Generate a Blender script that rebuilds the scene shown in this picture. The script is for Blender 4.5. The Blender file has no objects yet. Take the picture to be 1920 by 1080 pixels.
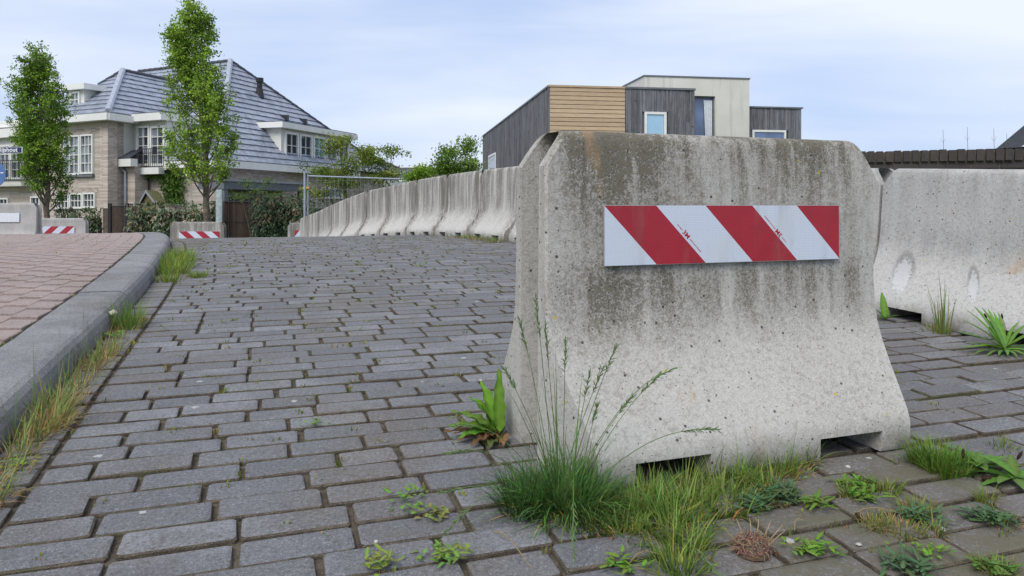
import bpy, bmesh, math, random
import numpy as np
from mathutils import Vector, Matrix
random.seed(7); rng = np.random.default_rng(7)
R = math.radians
scene = bpy.context.scene
COL = scene.collection

# ------------------------------------------------------------------ camera
FPX = 1387.0; HOR = 384.0            # focal length in pixels of the 1920 wide picture, row of the horizon
cam_d = bpy.data.cameras.new('camera'); cam = bpy.data.objects.new('camera', cam_d); COL.objects.link(cam)
cam_d.sensor_width = 36.0; cam_d.lens = FPX / 1920 * 36.0
cam_d.shift_y = -(540 - HOR) / 1920.0
cam_d.clip_start = 0.05; cam_d.clip_end = 3000
cam.location = (0, 0, 0); cam.rotation_euler = (R(90), 0, 0)
scene.camera = cam

# ------------------------------------------------------------------ sky, sun, exposure
SUN_EL, SUN_AZ = 48.0, 205.0         # azimuth clockwise from +Y: behind the camera, a little to the left
w = bpy.data.worlds.new('World'); scene.world = w; w.use_nodes = True
nt = w.node_tree; N = nt.nodes; N.clear()
def wn(t, **k):
    n = N.new(t)
    for a, b in k.items(): setattr(n, a, b)
    return n
L_ = nt.links.new
out = wn('ShaderNodeOutputWorld'); mix = wn('ShaderNodeMixShader')
sky = wn('ShaderNodeTexSky'); sky.sky_type = 'NISHITA'; sky.sun_disc = False
sky.sun_elevation = R(SUN_EL); sky.sun_rotation = R(SUN_AZ)
b1 = wn('ShaderNodeBackground'); b1.inputs['Strength'].default_value = 0.08
L_(sky.outputs[0], b1.inputs['Color'])
tc = wn('ShaderNodeTexCoord')
mp = wn('ShaderNodeMapping'); mp.inputs['Rotation'].default_value = (0, R(28), R(20)); mp.inputs['Scale'].default_value = (0.75, 0.8, 3.4)
mp.inputs['Location'].default_value = (0.7, 2.1, 0.35)
L_(tc.outputs['Generated'], mp.inputs[0])
no = wn('ShaderNodeTexNoise'); no.inputs['Scale'].default_value = 1.0; no.inputs['Detail'].default_value = 5; no.inputs['Roughness'].default_value = 0.5; no.inputs['Distortion'].default_value = 0.3
L_(mp.outputs[0], no.inputs['Vector'])
rp = wn('ShaderNodeValToRGB'); rp.color_ramp.elements[0].position = 0.36; rp.color_ramp.elements[1].position = 0.60
rp.color_ramp.elements[0].color = (0.285, 0.365, 0.535, 1); rp.color_ramp.elements[1].color = (0.515, 0.545, 0.61, 1)
mp2 = wn('ShaderNodeMapping'); mp2.inputs['Rotation'].default_value = (0, R(24), R(12)); mp2.inputs['Scale'].default_value = (2.2, 2.2, 15.0); L_(tc.outputs['Generated'], mp2.inputs[0])
no2 = wn('ShaderNodeTexNoise'); no2.inputs['Scale'].default_value = 1.0; no2.inputs['Detail'].default_value = 4; no2.inputs['Distortion'].default_value = 0.6; L_(mp2.outputs[0], no2.inputs['Vector'])
ad = wn('ShaderNodeMath', operation='MULTIPLY_ADD'); ad.inputs[1].default_value = 0.22; L_(no2.outputs['Fac'], ad.inputs[0])
sb = wn('ShaderNodeMath', operation='SUBTRACT'); sb.inputs[1].default_value = 0.11; L_(no.outputs['Fac'], sb.inputs[0]); L_(sb.outputs[0], ad.inputs[2])
L_(ad.outputs[0], rp.inputs[0])
b2 = wn('ShaderNodeBackground'); b2.inputs['Strength'].default_value = 1.0
L_(rp.outputs[0], b2.inputs['Color'])
mix.inputs[0].default_value = 0.9
L_(b1.outputs[0], mix.inputs[1]); L_(b2.outputs[0], mix.inputs[2]); L_(mix.outputs[0], out.inputs['Surface'])

sd = bpy.data.lights.new('sun', 'SUN'); sd.energy = 1.5; sd.angle = R(35); sd.color = (1.0, 0.955, 0.89)
sun = bpy.data.objects.new('sun', sd); COL.objects.link(sun)
sdir = Vector((math.sin(R(SUN_AZ)) * math.cos(R(SUN_EL)), math.cos(R(SUN_AZ)) * math.cos(R(SUN_EL)), math.sin(R(SUN_EL))))
sun.rotation_euler = sdir.to_track_quat('Z', 'Y').to_euler(); sun.location = sdir * 50
vs = scene.view_settings
vs.view_transform = 'Standard'; vs.look = 'None'; vs.gamma = 1.0; vs.exposure = 0.84; vs.use_curve_mapping = False
scene.render.resolution_x = 1024; scene.render.resolution_y = 576

# ------------------------------------------------------------------ materials
MATS = {}
VX0, VY0 = math.cos(R(19.3)), math.sin(R(19.3))
class NB:
    """small node-graph builder"""
    def __init__(s, name):
        s.m = bpy.data.materials.new(name); s.m.use_nodes = True
        s.t = s.m.node_tree; s.n = s.t.nodes; s.b = s.n['Principled BSDF']; s.l = s.t.links.new
        MATS[name] = s.m
    def new(s, t, **k):
        n = s.n.new(t)
        for a, b in k.items(): setattr(n, a, b)
        return n
    def put(s, sock, v):
        if hasattr(v, 'links'): s.l(v, sock)
        elif isinstance(v, (tuple, list)): sock.default_value = tuple(v) + ((1,) if len(v) == 3 and sock.type == 'RGBA' else ())
        else: sock.default_value = v
    def math(s, op, a, b=0.0, c=None, clamp=False):
        n = s.new('ShaderNodeMath', operation=op, use_clamp=clamp); s.put(n.inputs[0], a); s.put(n.inputs[1], b)
        if c is not None: s.put(n.inputs[2], c)
        return n.outputs[0]
    def mix(s, f, a, b, blend='MIX'):
        n = s.new('ShaderNodeMix', data_type='RGBA', blend_type=blend); n.clamp_factor = True
        s.put(n.inputs[0], f); s.put(n.inputs[6], a); s.put(n.inputs[7], b); return n.outputs[2]
    def ramp(s, v, lo, hi, a=0.0, b=1.0):
        n = s.new('ShaderNodeMapRange'); n.interpolation_type = 'SMOOTHSTEP'
        for i, q in zip((0, 1, 2, 3, 4), (v, lo, hi, a, b)): s.put(n.inputs[i], q)
        return n.outputs[0]
    def noise(s, vec, scale, detail=4, rough=0.55, dist=0.0):
        n = s.new('ShaderNodeTexNoise'); s.put(n.inputs['Vector'], vec); s.put(n.inputs['Scale'], scale)
        s.put(n.inputs['Detail'], detail); s.put(n.inputs['Roughness'], rough); s.put(n.inputs['Distortion'], dist); return n.outputs['Fac']
    def voro(s, vec, scale, rnd=1.0):
        n = s.new('ShaderNodeTexVoronoi'); s.put(n.inputs['Vector'], vec); s.put(n.inputs['Scale'], scale); s.put(n.inputs['Randomness'], rnd)
        return n.outputs['Distance'], n.outputs['Color']
    def scale(s, vec, v, loc=(0, 0, 0), rot=(0, 0, 0)):
        n = s.new('ShaderNodeMapping'); s.put(n.inputs[0], vec); s.put(n.inputs['Scale'], v); s.put(n.inputs['Location'], loc); s.put(n.inputs['Rotation'], rot); return n.outputs[0]
    def objco(s, spread=20.0):
        tc = s.new('ShaderNodeTexCoord'); oi = s.new('ShaderNodeObjectInfo')
        a = s.new('ShaderNodeVectorMath', operation='ADD')
        m = s.math('MULTIPLY', oi.outputs['Random'], spread)
        s.l(tc.outputs['Object'], a.inputs[0]); s.l(m, a.inputs[1]); return a.outputs[0], tc.outputs['Object'], oi.outputs['Random']
    def pos(s): return s.new('ShaderNodeNewGeometry').outputs['Position']
    def island(s):
        g = s.new('ShaderNodeNewGeometry'); oi = s.new('ShaderNodeObjectInfo')
        return s.math('FRACT', s.math('ADD', g.outputs['Random Per Island'], oi.outputs['Random']))
    def xyz(s, vec):
        n = s.new('ShaderNodeSeparateXYZ'); s.l(vec, n.inputs[0]); return n.outputs
    def bump(s, h, strength, dist):
        n = s.new('ShaderNodeBump'); n.inputs['Strength'].default_value = strength; n.inputs['Distance'].default_value = dist
        s.l(h, n.inputs['Height']); s.l(n.outputs[0], s.b.inputs['Normal'])
    def done(s, col, rough=0.8, spec=0.3, **k):
        s.put(s.b.inputs['Base Color'], col); s.put(s.b.inputs['Roughness'], rough); s.put(s.b.inputs['Specular IOR Level'], spec)
        for a, b in k.items(): s.put(s.b.inputs[a.replace('_', ' ')], b)
        return s.m

def mat_simple(name, col, rough=0.6, spec=0.3, var=0.12, scale=6.0, bump=0.0, metallic=0.0):
    b = NB(name); v, o, r = b.objco()
    n = b.noise(v, scale, 5)
    n2 = b.noise(v, scale * 9, 3)
    f = b.math('ADD', b.math('MULTIPLY', n, 0.65), b.math('MULTIPLY', n2, 0.35))
    lo = tuple(c * (1 - var * 2) for c in col); hi = tuple(min(1, c * (1 + var)) for c in col)
    c = b.mix(b.ramp(f, 0.3, 0.7), lo, hi)
    if bump: b.bump(n2, bump, 0.01)
    return b.done(c, rough, spec, Metallic=metallic)

def mat_concrete(name, light, grime, streak=1.0, dirt=1.0, topdark=1.0, height=0.82, ends=0.0, patches=(), band=0.75, runs=0.0):
    b = NB(name); v, o, r = b.objco()
    x, y, z = b.xyz(o)
    broad = b.noise(v, 2.4, 5, 0.6)
    st = b.noise(b.scale(v, (10, 10, 0.7)), 1.0, 6, 0.68)
    st2 = b.noise(b.scale(v, (38, 38, 1.5)), 1.0, 3, 0.55)
    fine = b.noise(v, 210, 3, 0.75); fine2 = b.noise(v, 70, 5, 0.72)
    ax = b.math('ABSOLUTE', x)
    top = b.ramp(z, height * 0.60, height * 0.97)
    mid = b.math('MULTIPLY', b.ramp(z, height * 0.30, height * 0.52), b.ramp(z, height * 0.66, height * 0.52))
    m = b.math('MULTIPLY', b.ramp(st, 0.35, 0.60), b.math('ADD', b.math('MULTIPLY', top, 0.9 * topdark), b.math('ADD', b.math('MULTIPLY', mid, band * streak), b.math('MULTIPLY', b.ramp(z, 0.05, 0.5), runs))))
    m = b.math('ADD', m, b.math('MULTIPLY', b.ramp(st2, 0.48, 0.72), b.math('MULTIPLY', b.ramp(z, 0.15, 0.5), 0.30 * streak)))
    m = b.math('ADD', m, b.math('MULTIPLY', b.ramp(broad, 0.48, 0.72), 0.22 * dirt))
    m = b.math('ADD', m, b.math('MULTIPLY', b.ramp(z, height * 0.90, height * 0.99), 0.30 * topdark))
    if ends > 0: m = b.math('ADD', m, b.math('MULTIPLY', b.math('MULTIPLY', b.ramp(ax, 0.30, 0.52), b.ramp(st2, 0.36, 0.6)), ends))
    if ends < 0: m = b.math('MULTIPLY', m, b.ramp(ax, 0.40, 0.52, 1.0, 1.0 + ends))
    sp = b.ramp(fine, 0.40, 0.62); sp2 = b.ramp(fine2, 0.38, 0.64)
    gm = b.math('MULTIPLY', m, b.math('ADD', b.math('MULTIPLY', sp, 0.40), b.math('ADD', b.math('MULTIPLY', sp2, 0.42), 0.34)), clamp=True)
    base = b.mix(b.ramp(broad, 0.3, 0.7), tuple(c * 0.88 for c in light), light)
    base = b.mix(b.math('MULTIPLY', b.ramp(fine2, 0.48, 0.68), 0.36 * dirt), base, tuple(c * q for c, q in zip(light, (0.52, 0.50, 0.45))))
    base = b.mix(b.math('MULTIPLY', b.ramp(fine, 0.50, 0.66), 0.45), base, tuple(c * 0.48 for c in light))
    base = b.mix(b.math('MULTIPLY', b.ramp(fine, 0.45, 0.34), 0.45), base, tuple(min(1, c * 1.3) for c in light))
    c = b.mix(b.math('MULTIPLY', gm, 0.93), base, b.mix(b.ramp(fine2, 0.35, 0.65), grime, tuple(q * 2.0 for q in grime)))
    for (px_, pz_, rx_, rz_, sl) in patches:              # worn pale spots with a dark rim
        dx_ = b.math('DIVIDE', b.math('SUBTRACT', b.math('SUBTRACT', x, px_), b.math('MULTIPLY', b.math('SUBTRACT', z, pz_), sl)), rx_); dz_ = b.math('DIVIDE', b.math('SUBTRACT', z, pz_), rz_)
        dd = b.math('ADD', b.math('ADD', b.math('MULTIPLY', dx_, dx_), b.math('MULTIPLY', dz_, dz_)), b.math('MULTIPLY', b.math('SUBTRACT', fine2, 0.5), 3.4))
        c = b.mix(b.math('MULTIPLY', b.math('MULTIPLY', b.ramp(dd, 2.6, 1.2), b.ramp(dz_, -0.7, 0.9)), 0.6), c, (0.14, 0.13, 0.12)); c = b.mix(b.math('MULTIPLY', b.ramp(dd, 1.3, 0.6), 0.55), c, (0.56, 0.56, 0.57))
    foot = b.math('MULTIPLY', b.ramp(z, 0.12, 0.0), b.ramp(b.noise(v, 9, 4), 0.42, 0.66))
    c = b.mix(b.math('MULTIPLY', foot, 0.65), c, (0.15, 0.135, 0.09))
    ru = b.math('MULTIPLY', b.ramp(b.noise(b.scale(v, (6, 6, 2.5)), 1.0, 3), 0.67, 0.75), 0.4)
    c = b.mix(ru, c, (0.38, 0.24, 0.12))
    d, vc = b.voro(v, 34); rnd = b.xyz(vc)[0]
    pit = b.math('MULTIPLY', b.ramp(d, 0.15, 0.09), b.math('GREATER_THAN', rnd, 0.72))
    d3, vc3 = b.voro(v, 80); pit2 = b.math('MULTIPLY', b.ramp(d3, 0.16, 0.1), b.math('GREATER_THAN', b.xyz(vc3)[1], 0.7))
    pits = b.math('MAXIMUM', pit, pit2)
    c = b.mix(b.math('MULTIPLY', pits, 0.85), c, (0.04, 0.036, 0.03))
    d2, vc2 = b.voro(b.scale(v, (1, 1, 1), (3.3, 1.7, 0.4)), 15)
    li = b.math('MULTIPLY', b.ramp(b.math('ADD', d2, b.math('MULTIPLY', fine2, 0.12)), 0.15, 0.11), b.math('GREATER_THAN', b.xyz(vc2)[0], 0.87))
    c = b.mix(b.math('MULTIPLY', li, 0.85), c, (0.45, 0.36, 0.04))
    h = b.math('SUBTRACT', b.math('ADD', b.math('MULTIPLY', fine, 0.35), b.math('MULTIPLY', fine2, 0.65)), b.math('MULTIPLY', pits, 1.2))
    b.bump(h, 0.5, 0.006)
    return b.done(c, 0.92, 0.15)

def mat_paver(name, c1, c2, c3, speck=0.5, warm=(0.2, 0.15, 0.1), lich=1.0, local=False):
    b = NB(name); p = b.pos(); r = b.island()
    n = b.noise(p, 5, 5, 0.6); f = b.noise(p, 120, 4, 0.78); g = b.noise(p, 300, 2, 0.6)
    c = b.mix(r, c1, c2); c = b.mix(b.ramp(n, 0.35, 0.7), c, c3)
    r2 = b.math('FRACT', b.math('MULTIPLY', r, 7.31)); c = b.mix(b.math('MULTIPLY', b.ramp(r2, 0.6, 1.0), 0.35), c, tuple(q * k for q, k in zip(c1, (1.12, 1.0, 0.84))))
    c = b.mix(b.math('MULTIPLY', b.ramp(f, 0.46, 0.66), 0.6), c, tuple(q * 0.42 for q in c1))
    c = b.mix(b.math('MULTIPLY', b.ramp(f, 0.44, 0.32), 0.4), c, tuple(min(1, q * 1.5) for q in c2))
    c = b.mix(b.math('MULTIPLY', b.ramp(g, 0.58, 0.70), speck), c, tuple(min(1, q * 2.0) for q in c2))
    dirt = b.ramp(b.noise(p, 1.7, 6, 0.7), 0.48, 0.70)
    if local:                                             # soil and moss caught in the gutter and before the barrier foot
        x, y, z = b.xyz(p); dx = b.math('SUBTRACT', x, 0.86); dy = b.math('SUBTRACT', y, 1.50)
        dd = b.math('SQRT', b.math('ADD', b.math('MULTIPLY', dx, dx), b.math('MULTIPLY', b.math('MULTIPLY', dy, dy), 2.2)))
        near_ = b.ramp(b.math('ADD', dd, b.math('MULTIPLY', b.math('SUBTRACT', n, 0.5), 0.9)), 0.85, 0.30)
        vv = b.math('ADD', b.math('MULTIPLY', x, VX0), b.math('MULTIPLY', y, VY0)); gut = b.ramp(b.math('ADD', vv, b.math('MULTIPLY', b.math('SUBTRACT', n, 0.5), 0.25)), -0.40, -0.60)
        rightside = b.math('MULTIPLY', b.ramp(x, 0.1, 0.5), 0.25)
        dirt = b.math('MAXIMUM', dirt, b.math('MAXIMUM', near_, gut)); dirt = b.math('ADD', dirt, rightside, clamp=True)
        c = b.mix(b.math('MULTIPLY', b.math('MULTIPLY', near_, b.ramp(b.noise(p, 7, 5, 0.65), 0.42, 0.62)), 0.6), c, (0.10, 0.105, 0.045))
    c = b.mix(b.math('MULTIPLY', dirt, b.math('MULTIPLY', b.ramp(f, 0.32, 0.58), 0.62)), c, warm)
    d, vc = b.voro(p, 11); sz = b.math('MULTIPLY', b.xyz(vc)[1], 0.1)
    li = b.math('MULTIPLY', b.math('LESS_THAN', b.math('ADD', d, b.math('MULTIPLY', b.math('SUBTRACT', f, 0.5), 0.30)), b.math('ADD', sz, 0.015)), b.math('GREATER_THAN', b.xyz(vc)[0], 0.62))
    c = b.mix(b.math('MULTIPLY', li, 0.7 * lich), c, (0.42, 0.43, 0.42))
    b.bump(b.math('ADD', b.math('MULTIPLY', f, 0.7), b.math('MULTIPLY', g, 0.3)), 0.7, 0.005)
    return b.done(c, 0.86, 0.25)

def mat_leaf(name, trans=0.35, rough=0.55, spec=0.3):
    b = NB(name); a = b.new('ShaderNodeAttribute', attribute_name='Col')
    tr = b.new('ShaderNodeBsdfTranslucent'); mx = b.new('ShaderNodeMixShader'); mx.inputs[0].default_value = trans
    b.l(a.outputs['Color'], tr.inputs['Color']); b.done(a.outputs['Color'], rough, spec)
    b.l(b.b.outputs[0], mx.inputs[1]); b.l(tr.outputs[0], mx.inputs[2]); b.l(mx.outputs[0], b.n['Material Output'].inputs['Surface'])
    return b.m

def mat_brickwall(name, ca, cb, mortar, ang):
    """house brickwork too far off to pick bricks apart: colour and relief of thin long bricks"""
    b = NB(name); p = b.pos()
    q = b.scale(p, (1, 1, 1), (0, 0, 0), (0, 0, -ang))          # x runs along the wall
    x, y, z = b.xyz(q)
    cb_ = b.new('ShaderNodeCombineXYZ'); b.l(b.math('ADD', x, y), cb_.inputs[0]); b.l(z, cb_.inputs[1])
    t = b.new('ShaderNodeTexBrick'); b.l(cb_.outputs[0], t.inputs['Vector'])
    t.offset = 0.43; t.inputs['Scale'].default_value = 1.0; t.inputs['Brick Width'].default_value = 0.27; t.inputs['Row Height'].default_value = 0.065
    t.inputs['Mortar Size'].default_value = 0.007; t.inputs['Mortar Smooth'].default_value = 0.2; t.inputs['Bias'].default_value = 0.0
    t.inputs['Color1'].default_value = ca + (1,); t.inputs['Color2'].default_value = cb + (1,); t.inputs['Mortar'].default_value = mortar + (1,)
    n = b.noise(p, 1.2, 5, 0.7); n2 = b.noise(b.scale(p, (4, 4, 16)), 1.0, 3)
    c = b.mix(b.math('MULTIPLY', b.ramp(n, 0.45, 0.75), 0.35), t.outputs['Color'], tuple(q * 0.6 for q in ca))
    c = b.mix(b.math('MULTIPLY', b.ramp(n2, 0.56, 0.68), 0.5), c, (0.55, 0.50, 0.45))
    b.bump(t.outputs['Fac'], -0.6, 0.015)
    return b.done(c, 0.9, 0.2)

mat_concrete('concrete_near', (0.485, 0.47, 0.437), (0.072, 0.064, 0.046), 1.15, 1.6, 1.35, 0.82, -0.7, (), 0.7, 0.22)
mat_concrete('concrete_row', (0.55, 0.537, 0.508), (0.088, 0.081, 0.068), 2.1, 1.5, 0.35, 0.82, 1.0, (), 0.0, 0.85)
mat_concrete('concrete_side', (0.49, 0.48, 0.46), (0.12, 0.116, 0.11), 0.6, 1.7, 0.55, 0.76)
mat_concrete('concrete_patched', (0.49, 0.48, 0.46), (0.13, 0.126, 0.12), 0.7, 2.0, 0.5, 0.76, 0.0, ((-0.345, 0.21, 0.045, 0.085, -0.25), (0.02, 0.21, 0.022, 0.065, -0.45)))
mat_paver('paver_grey', (0.125, 0.127, 0.137), (0.225, 0.228, 0.24), (0.14, 0.139, 0.147), 0.45, (0.13, 0.106, 0.075), 1.2, True)
mat_paver('paver_red', (0.32, 0.255, 0.235), (0.36, 0.292, 0.27), (0.285, 0.232, 0.216), 0.3, (0.22, 0.18, 0.145), 0.5)
mat_paver('kerb_stone', (0.225, 0.222, 0.225), (0.265, 0.262, 0.265), (0.17, 0.17, 0.178), 0.55, (0.10, 0.09, 0.075), 0.7)
def mat_soil(name, a, b_, c_):
    b = NB(name); p = b.pos(); n = b.noise(p, 30, 5, 0.7); g = b.noise(p, 260, 3, 0.7); mo = b.noise(p, 3.1, 5, 0.65)
    c = b.mix(b.ramp(n, 0.35, 0.65), a, b_); c = b.mix(b.math('MULTIPLY', b.ramp(g, 0.55, 0.7), 0.6), c, c_)
    c = b.mix(b.math('MULTIPLY', b.ramp(mo, 0.54, 0.68), 0.6), c, (0.09, 0.11, 0.03))
    b.bump(g, 0.8, 0.01); return b.done(c, 0.95, 0.1)
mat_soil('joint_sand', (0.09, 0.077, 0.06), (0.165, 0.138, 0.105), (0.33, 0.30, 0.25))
mat_soil('soil', (0.10, 0.08, 0.06), (0.15, 0.13, 0.09), (0.12, 0.14, 0.05))
mat_soil('grass_ground', (0.06, 0.09, 0.03), (0.10, 0.12, 0.05), (0.13, 0.12, 0.07))
mat_leaf('leaf'); mat_leaf('leaf_gloss', 0.15, 0.35, 0.5); mat_leaf('blade', 0.3, 0.6, 0.25)
mat_simple('bark', (0.15, 0.13, 0.10), 0.9, 0.1, 0.3, 12, 0.6)
mat_simple('white_paint', (0.76, 0.76, 0.73), 0.5, 0.3, 0.05, 2)
mat_simple('white_render', (0.70, 0.69, 0.64), 0.8, 0.2, 0.06, 1.2)
mat_simple('galvanised', (0.42, 0.46, 0.52), 0.42, 0.5, 0.12, 20, 0, 0.55)
mat_simple('zinc_grey', (0.15, 0.16, 0.18), 0.55, 0.4, 0.1, 4)
mat_simple('black_metal', (0.02, 0.021, 0.024), 0.5, 0.4, 0.1, 10)
mat_simple('tile', (0.29, 0.32, 0.39), 0.36, 0.5, 0.22, 3)
mat_simple('tile_dark', (0.06, 0.066, 0.085), 0.5, 0.4, 0.2, 8)
mat_simple('ridge_tile', (0.36, 0.39, 0.46), 0.4, 0.5, 0.12, 6)
mat_simple('roof_felt', (0.03, 0.033, 0.04), 0.8, 0.2)
mat_simple('grey_render', (0.32, 0.33, 0.36), 0.8, 0.2, 0.08, 2)
mat_simple('pale_post', (0.42, 0.50, 0.52), 0.6, 0.3, 0.2, 8)
mat_simple('navy_enamel', (0.012, 0.022, 0.085), 0.35, 0.5, 0.05)
mat_simple('blue_enamel', (0.09, 0.17, 0.38), 0.4, 0.4, 0.06)
mat_simple('sign_white', (0.80, 0.82, 0.84), 0.4, 0.4, 0.03)
mat_simple('clamp_rust', (0.50, 0.30, 0.12), 0.7, 0.3, 0.2, 30)
mat_simple('curtain', (0.62, 0.66, 0.70), 0.9, 0.1, 0.08, 12)
mat_simple('blind_blue', (0.36, 0.56, 0.74), 0.6, 0.4, 0.05, 2)
mat_simple('pebble', (0.50, 0.48, 0.45), 0.7, 0.3, 0.15, 30)
mat_simple('cone_brown', (0.055, 0.03, 0.02), 0.8, 0.2, 0.3, 60, 0.5)
mat_simple('snail_shell', (0.62, 0.57, 0.46), 0.4, 0.4, 0.2, 60)
mat_simple('wood_shed', (0.22, 0.20, 0.09), 0.9, 0.1, 0.3, 14)
mat_simple('print_red', (0.42, 0.02, 0.035), 0.5, 0.3, 0.02)
mat_simple('plate_back', (0.45, 0.46, 0.47), 0.45, 0.5, 0.1, 10)
mat_brickwall('brick_wall', (0.60, 0.525, 0.465), (0.37, 0.305, 0.26), (0.36, 0.33, 0.30), R(26))
mat_brickwall('brick_wall_side', (0.55, 0.475, 0.415), (0.33, 0.272, 0.23), (0.36, 0.33, 0.30), R(72))
mat_paver('brick_dark', (0.055, 0.046, 0.045), (0.085, 0.07, 0.066), (0.045, 0.042, 0.042), 0.25, (0.05, 0.05, 0.04), 0.3)
def mat_glass(name, col, rough=0.06):
    b = NB(name); v, o, r = b.objco(); n = b.noise(v, 1.2, 2)
    c = b.mix(b.ramp(n, 0.35, 0.65), tuple(q * 0.6 for q in col), col)
    return b.done(c, rough, 0.75)
mat_glass('glass_dark', (0.035, 0.045, 0.055)); mat_glass('glass_pale', (0.28, 0.33, 0.36)); mat_glass('glass_blue', (0.13, 0.19, 0.34))
mat_glass('glass_teal', (0.20, 0.36, 0.42)); mat_glass('glass_mid', (0.10, 0.12, 0.14))
def mat_reflective(name, col, dark, glow=0.35):
    b = NB(name); v, o, r = b.objco(0.0); x, y, z = b.xyz(o)
    cb = b.new('ShaderNodeCombineXYZ'); b.l(x, cb.inputs[0]); b.l(z, cb.inputs[1])
    d, c_ = b.voro(cb.outputs[0], 230, 0.12)
    n = b.noise(v, 9, 3)
    gr_ = b.noise(b.scale(v, (9, 9, 2.2)), 1.0, 5, 0.7); c = b.mix(b.ramp(d, 0.36, 0.5), col, dark); c = b.mix(b.math('MULTIPLY', b.ramp(gr_, 0.5, 0.75), 0.35), c, (0.20, 0.17, 0.13)); c = b.mix(b.math('MULTIPLY', b.ramp(n, 0.4, 0.7), 0.4), c, tuple(q * 0.86 for q in dark))
    return b.done(c, 0.38, 0.5)
mat_reflective('sheet_white', (0.46, 0.55, 0.72), (0.64, 0.66, 0.66)); mat_reflective('sheet_red', (0.40, 0.018, 0.035), (0.27, 0.012, 0.025))
def mat_scribble(name):
    b = NB(name); v, o, r = b.objco(0.0); n = b.noise(v, 26, 3, 0.6, 2.5)
    l = b.ramp(b.math('ABSOLUTE', b.math('SUBTRACT', n, 0.5)), 0.025, 0.008)
    return b.done(b.mix(b.math('MULTIPLY', l, 0.6), (0.68, 0.70, 0.74), (0.25, 0.27, 0.33)), 0.5, 0.4)
mat_scribble('sheet_worn')
def mat_wood(name, a, b_, ang=0.0, vert=False, rough=0.8, dark=.7):
    b = NB(name); v, o, r = b.objco(); isl = b.island()
    s = (14, 14, 0.7) if vert else (1.1, 1.1, 22)
    g = b.noise(b.scale(v, s), 1.6, 6, 0.65, 0.4); g2 = b.noise(b.scale(v, tuple(q * 3 for q in s)), 1.5, 3)
    c = b.mix(isl, a, b_); c = b.mix(b.math('MULTIPLY', b.ramp(g, 0.4, 0.68), dark), c, tuple(q * 0.42 for q in a))
    c = b.mix(b.math('MULTIPLY', b.ramp(g2, 0.5, 0.7), 0.4), c, tuple(min(1, q * 1.35) for q in b_))
    b.bump(g, 0.4, 0.01); return b.done(c, rough, 0.2)
mat_wood('larch', (0.48, 0.35, 0.23), (0.60, 0.45, 0.30), dark=.32); mat_wood('weathered', (0.115, 0.115, 0.125), (0.215, 0.215, 0.235), 0, True)
mat_wood('willow', (0.085, 0.06, 0.045), (0.13, 0.095, 0.075), 0, True)
def mat_stained_render(name):
    b = NB(name); v, o, r = b.objco(); p = b.pos(); z = b.xyz(p)[2]
    st = b.noise(b.scale(v, (5, 5, 0.35)), 1.0, 4, 0.6); n = b.noise(v, 0.8, 4)
    m = b.math('MULTIPLY', b.ramp(st, 0.52, 0.7), 0.5)
    c = b.mix(b.ramp(n, 0.3, 0.7), (0.58, 0.57, 0.51), (0.66, 0.65, 0.59)); c = b.mix(m, c, (0.40, 0.40, 0.32))
    return b.done(c, 0.9, 0.15)
mat_stained_render('render_cream')

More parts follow.
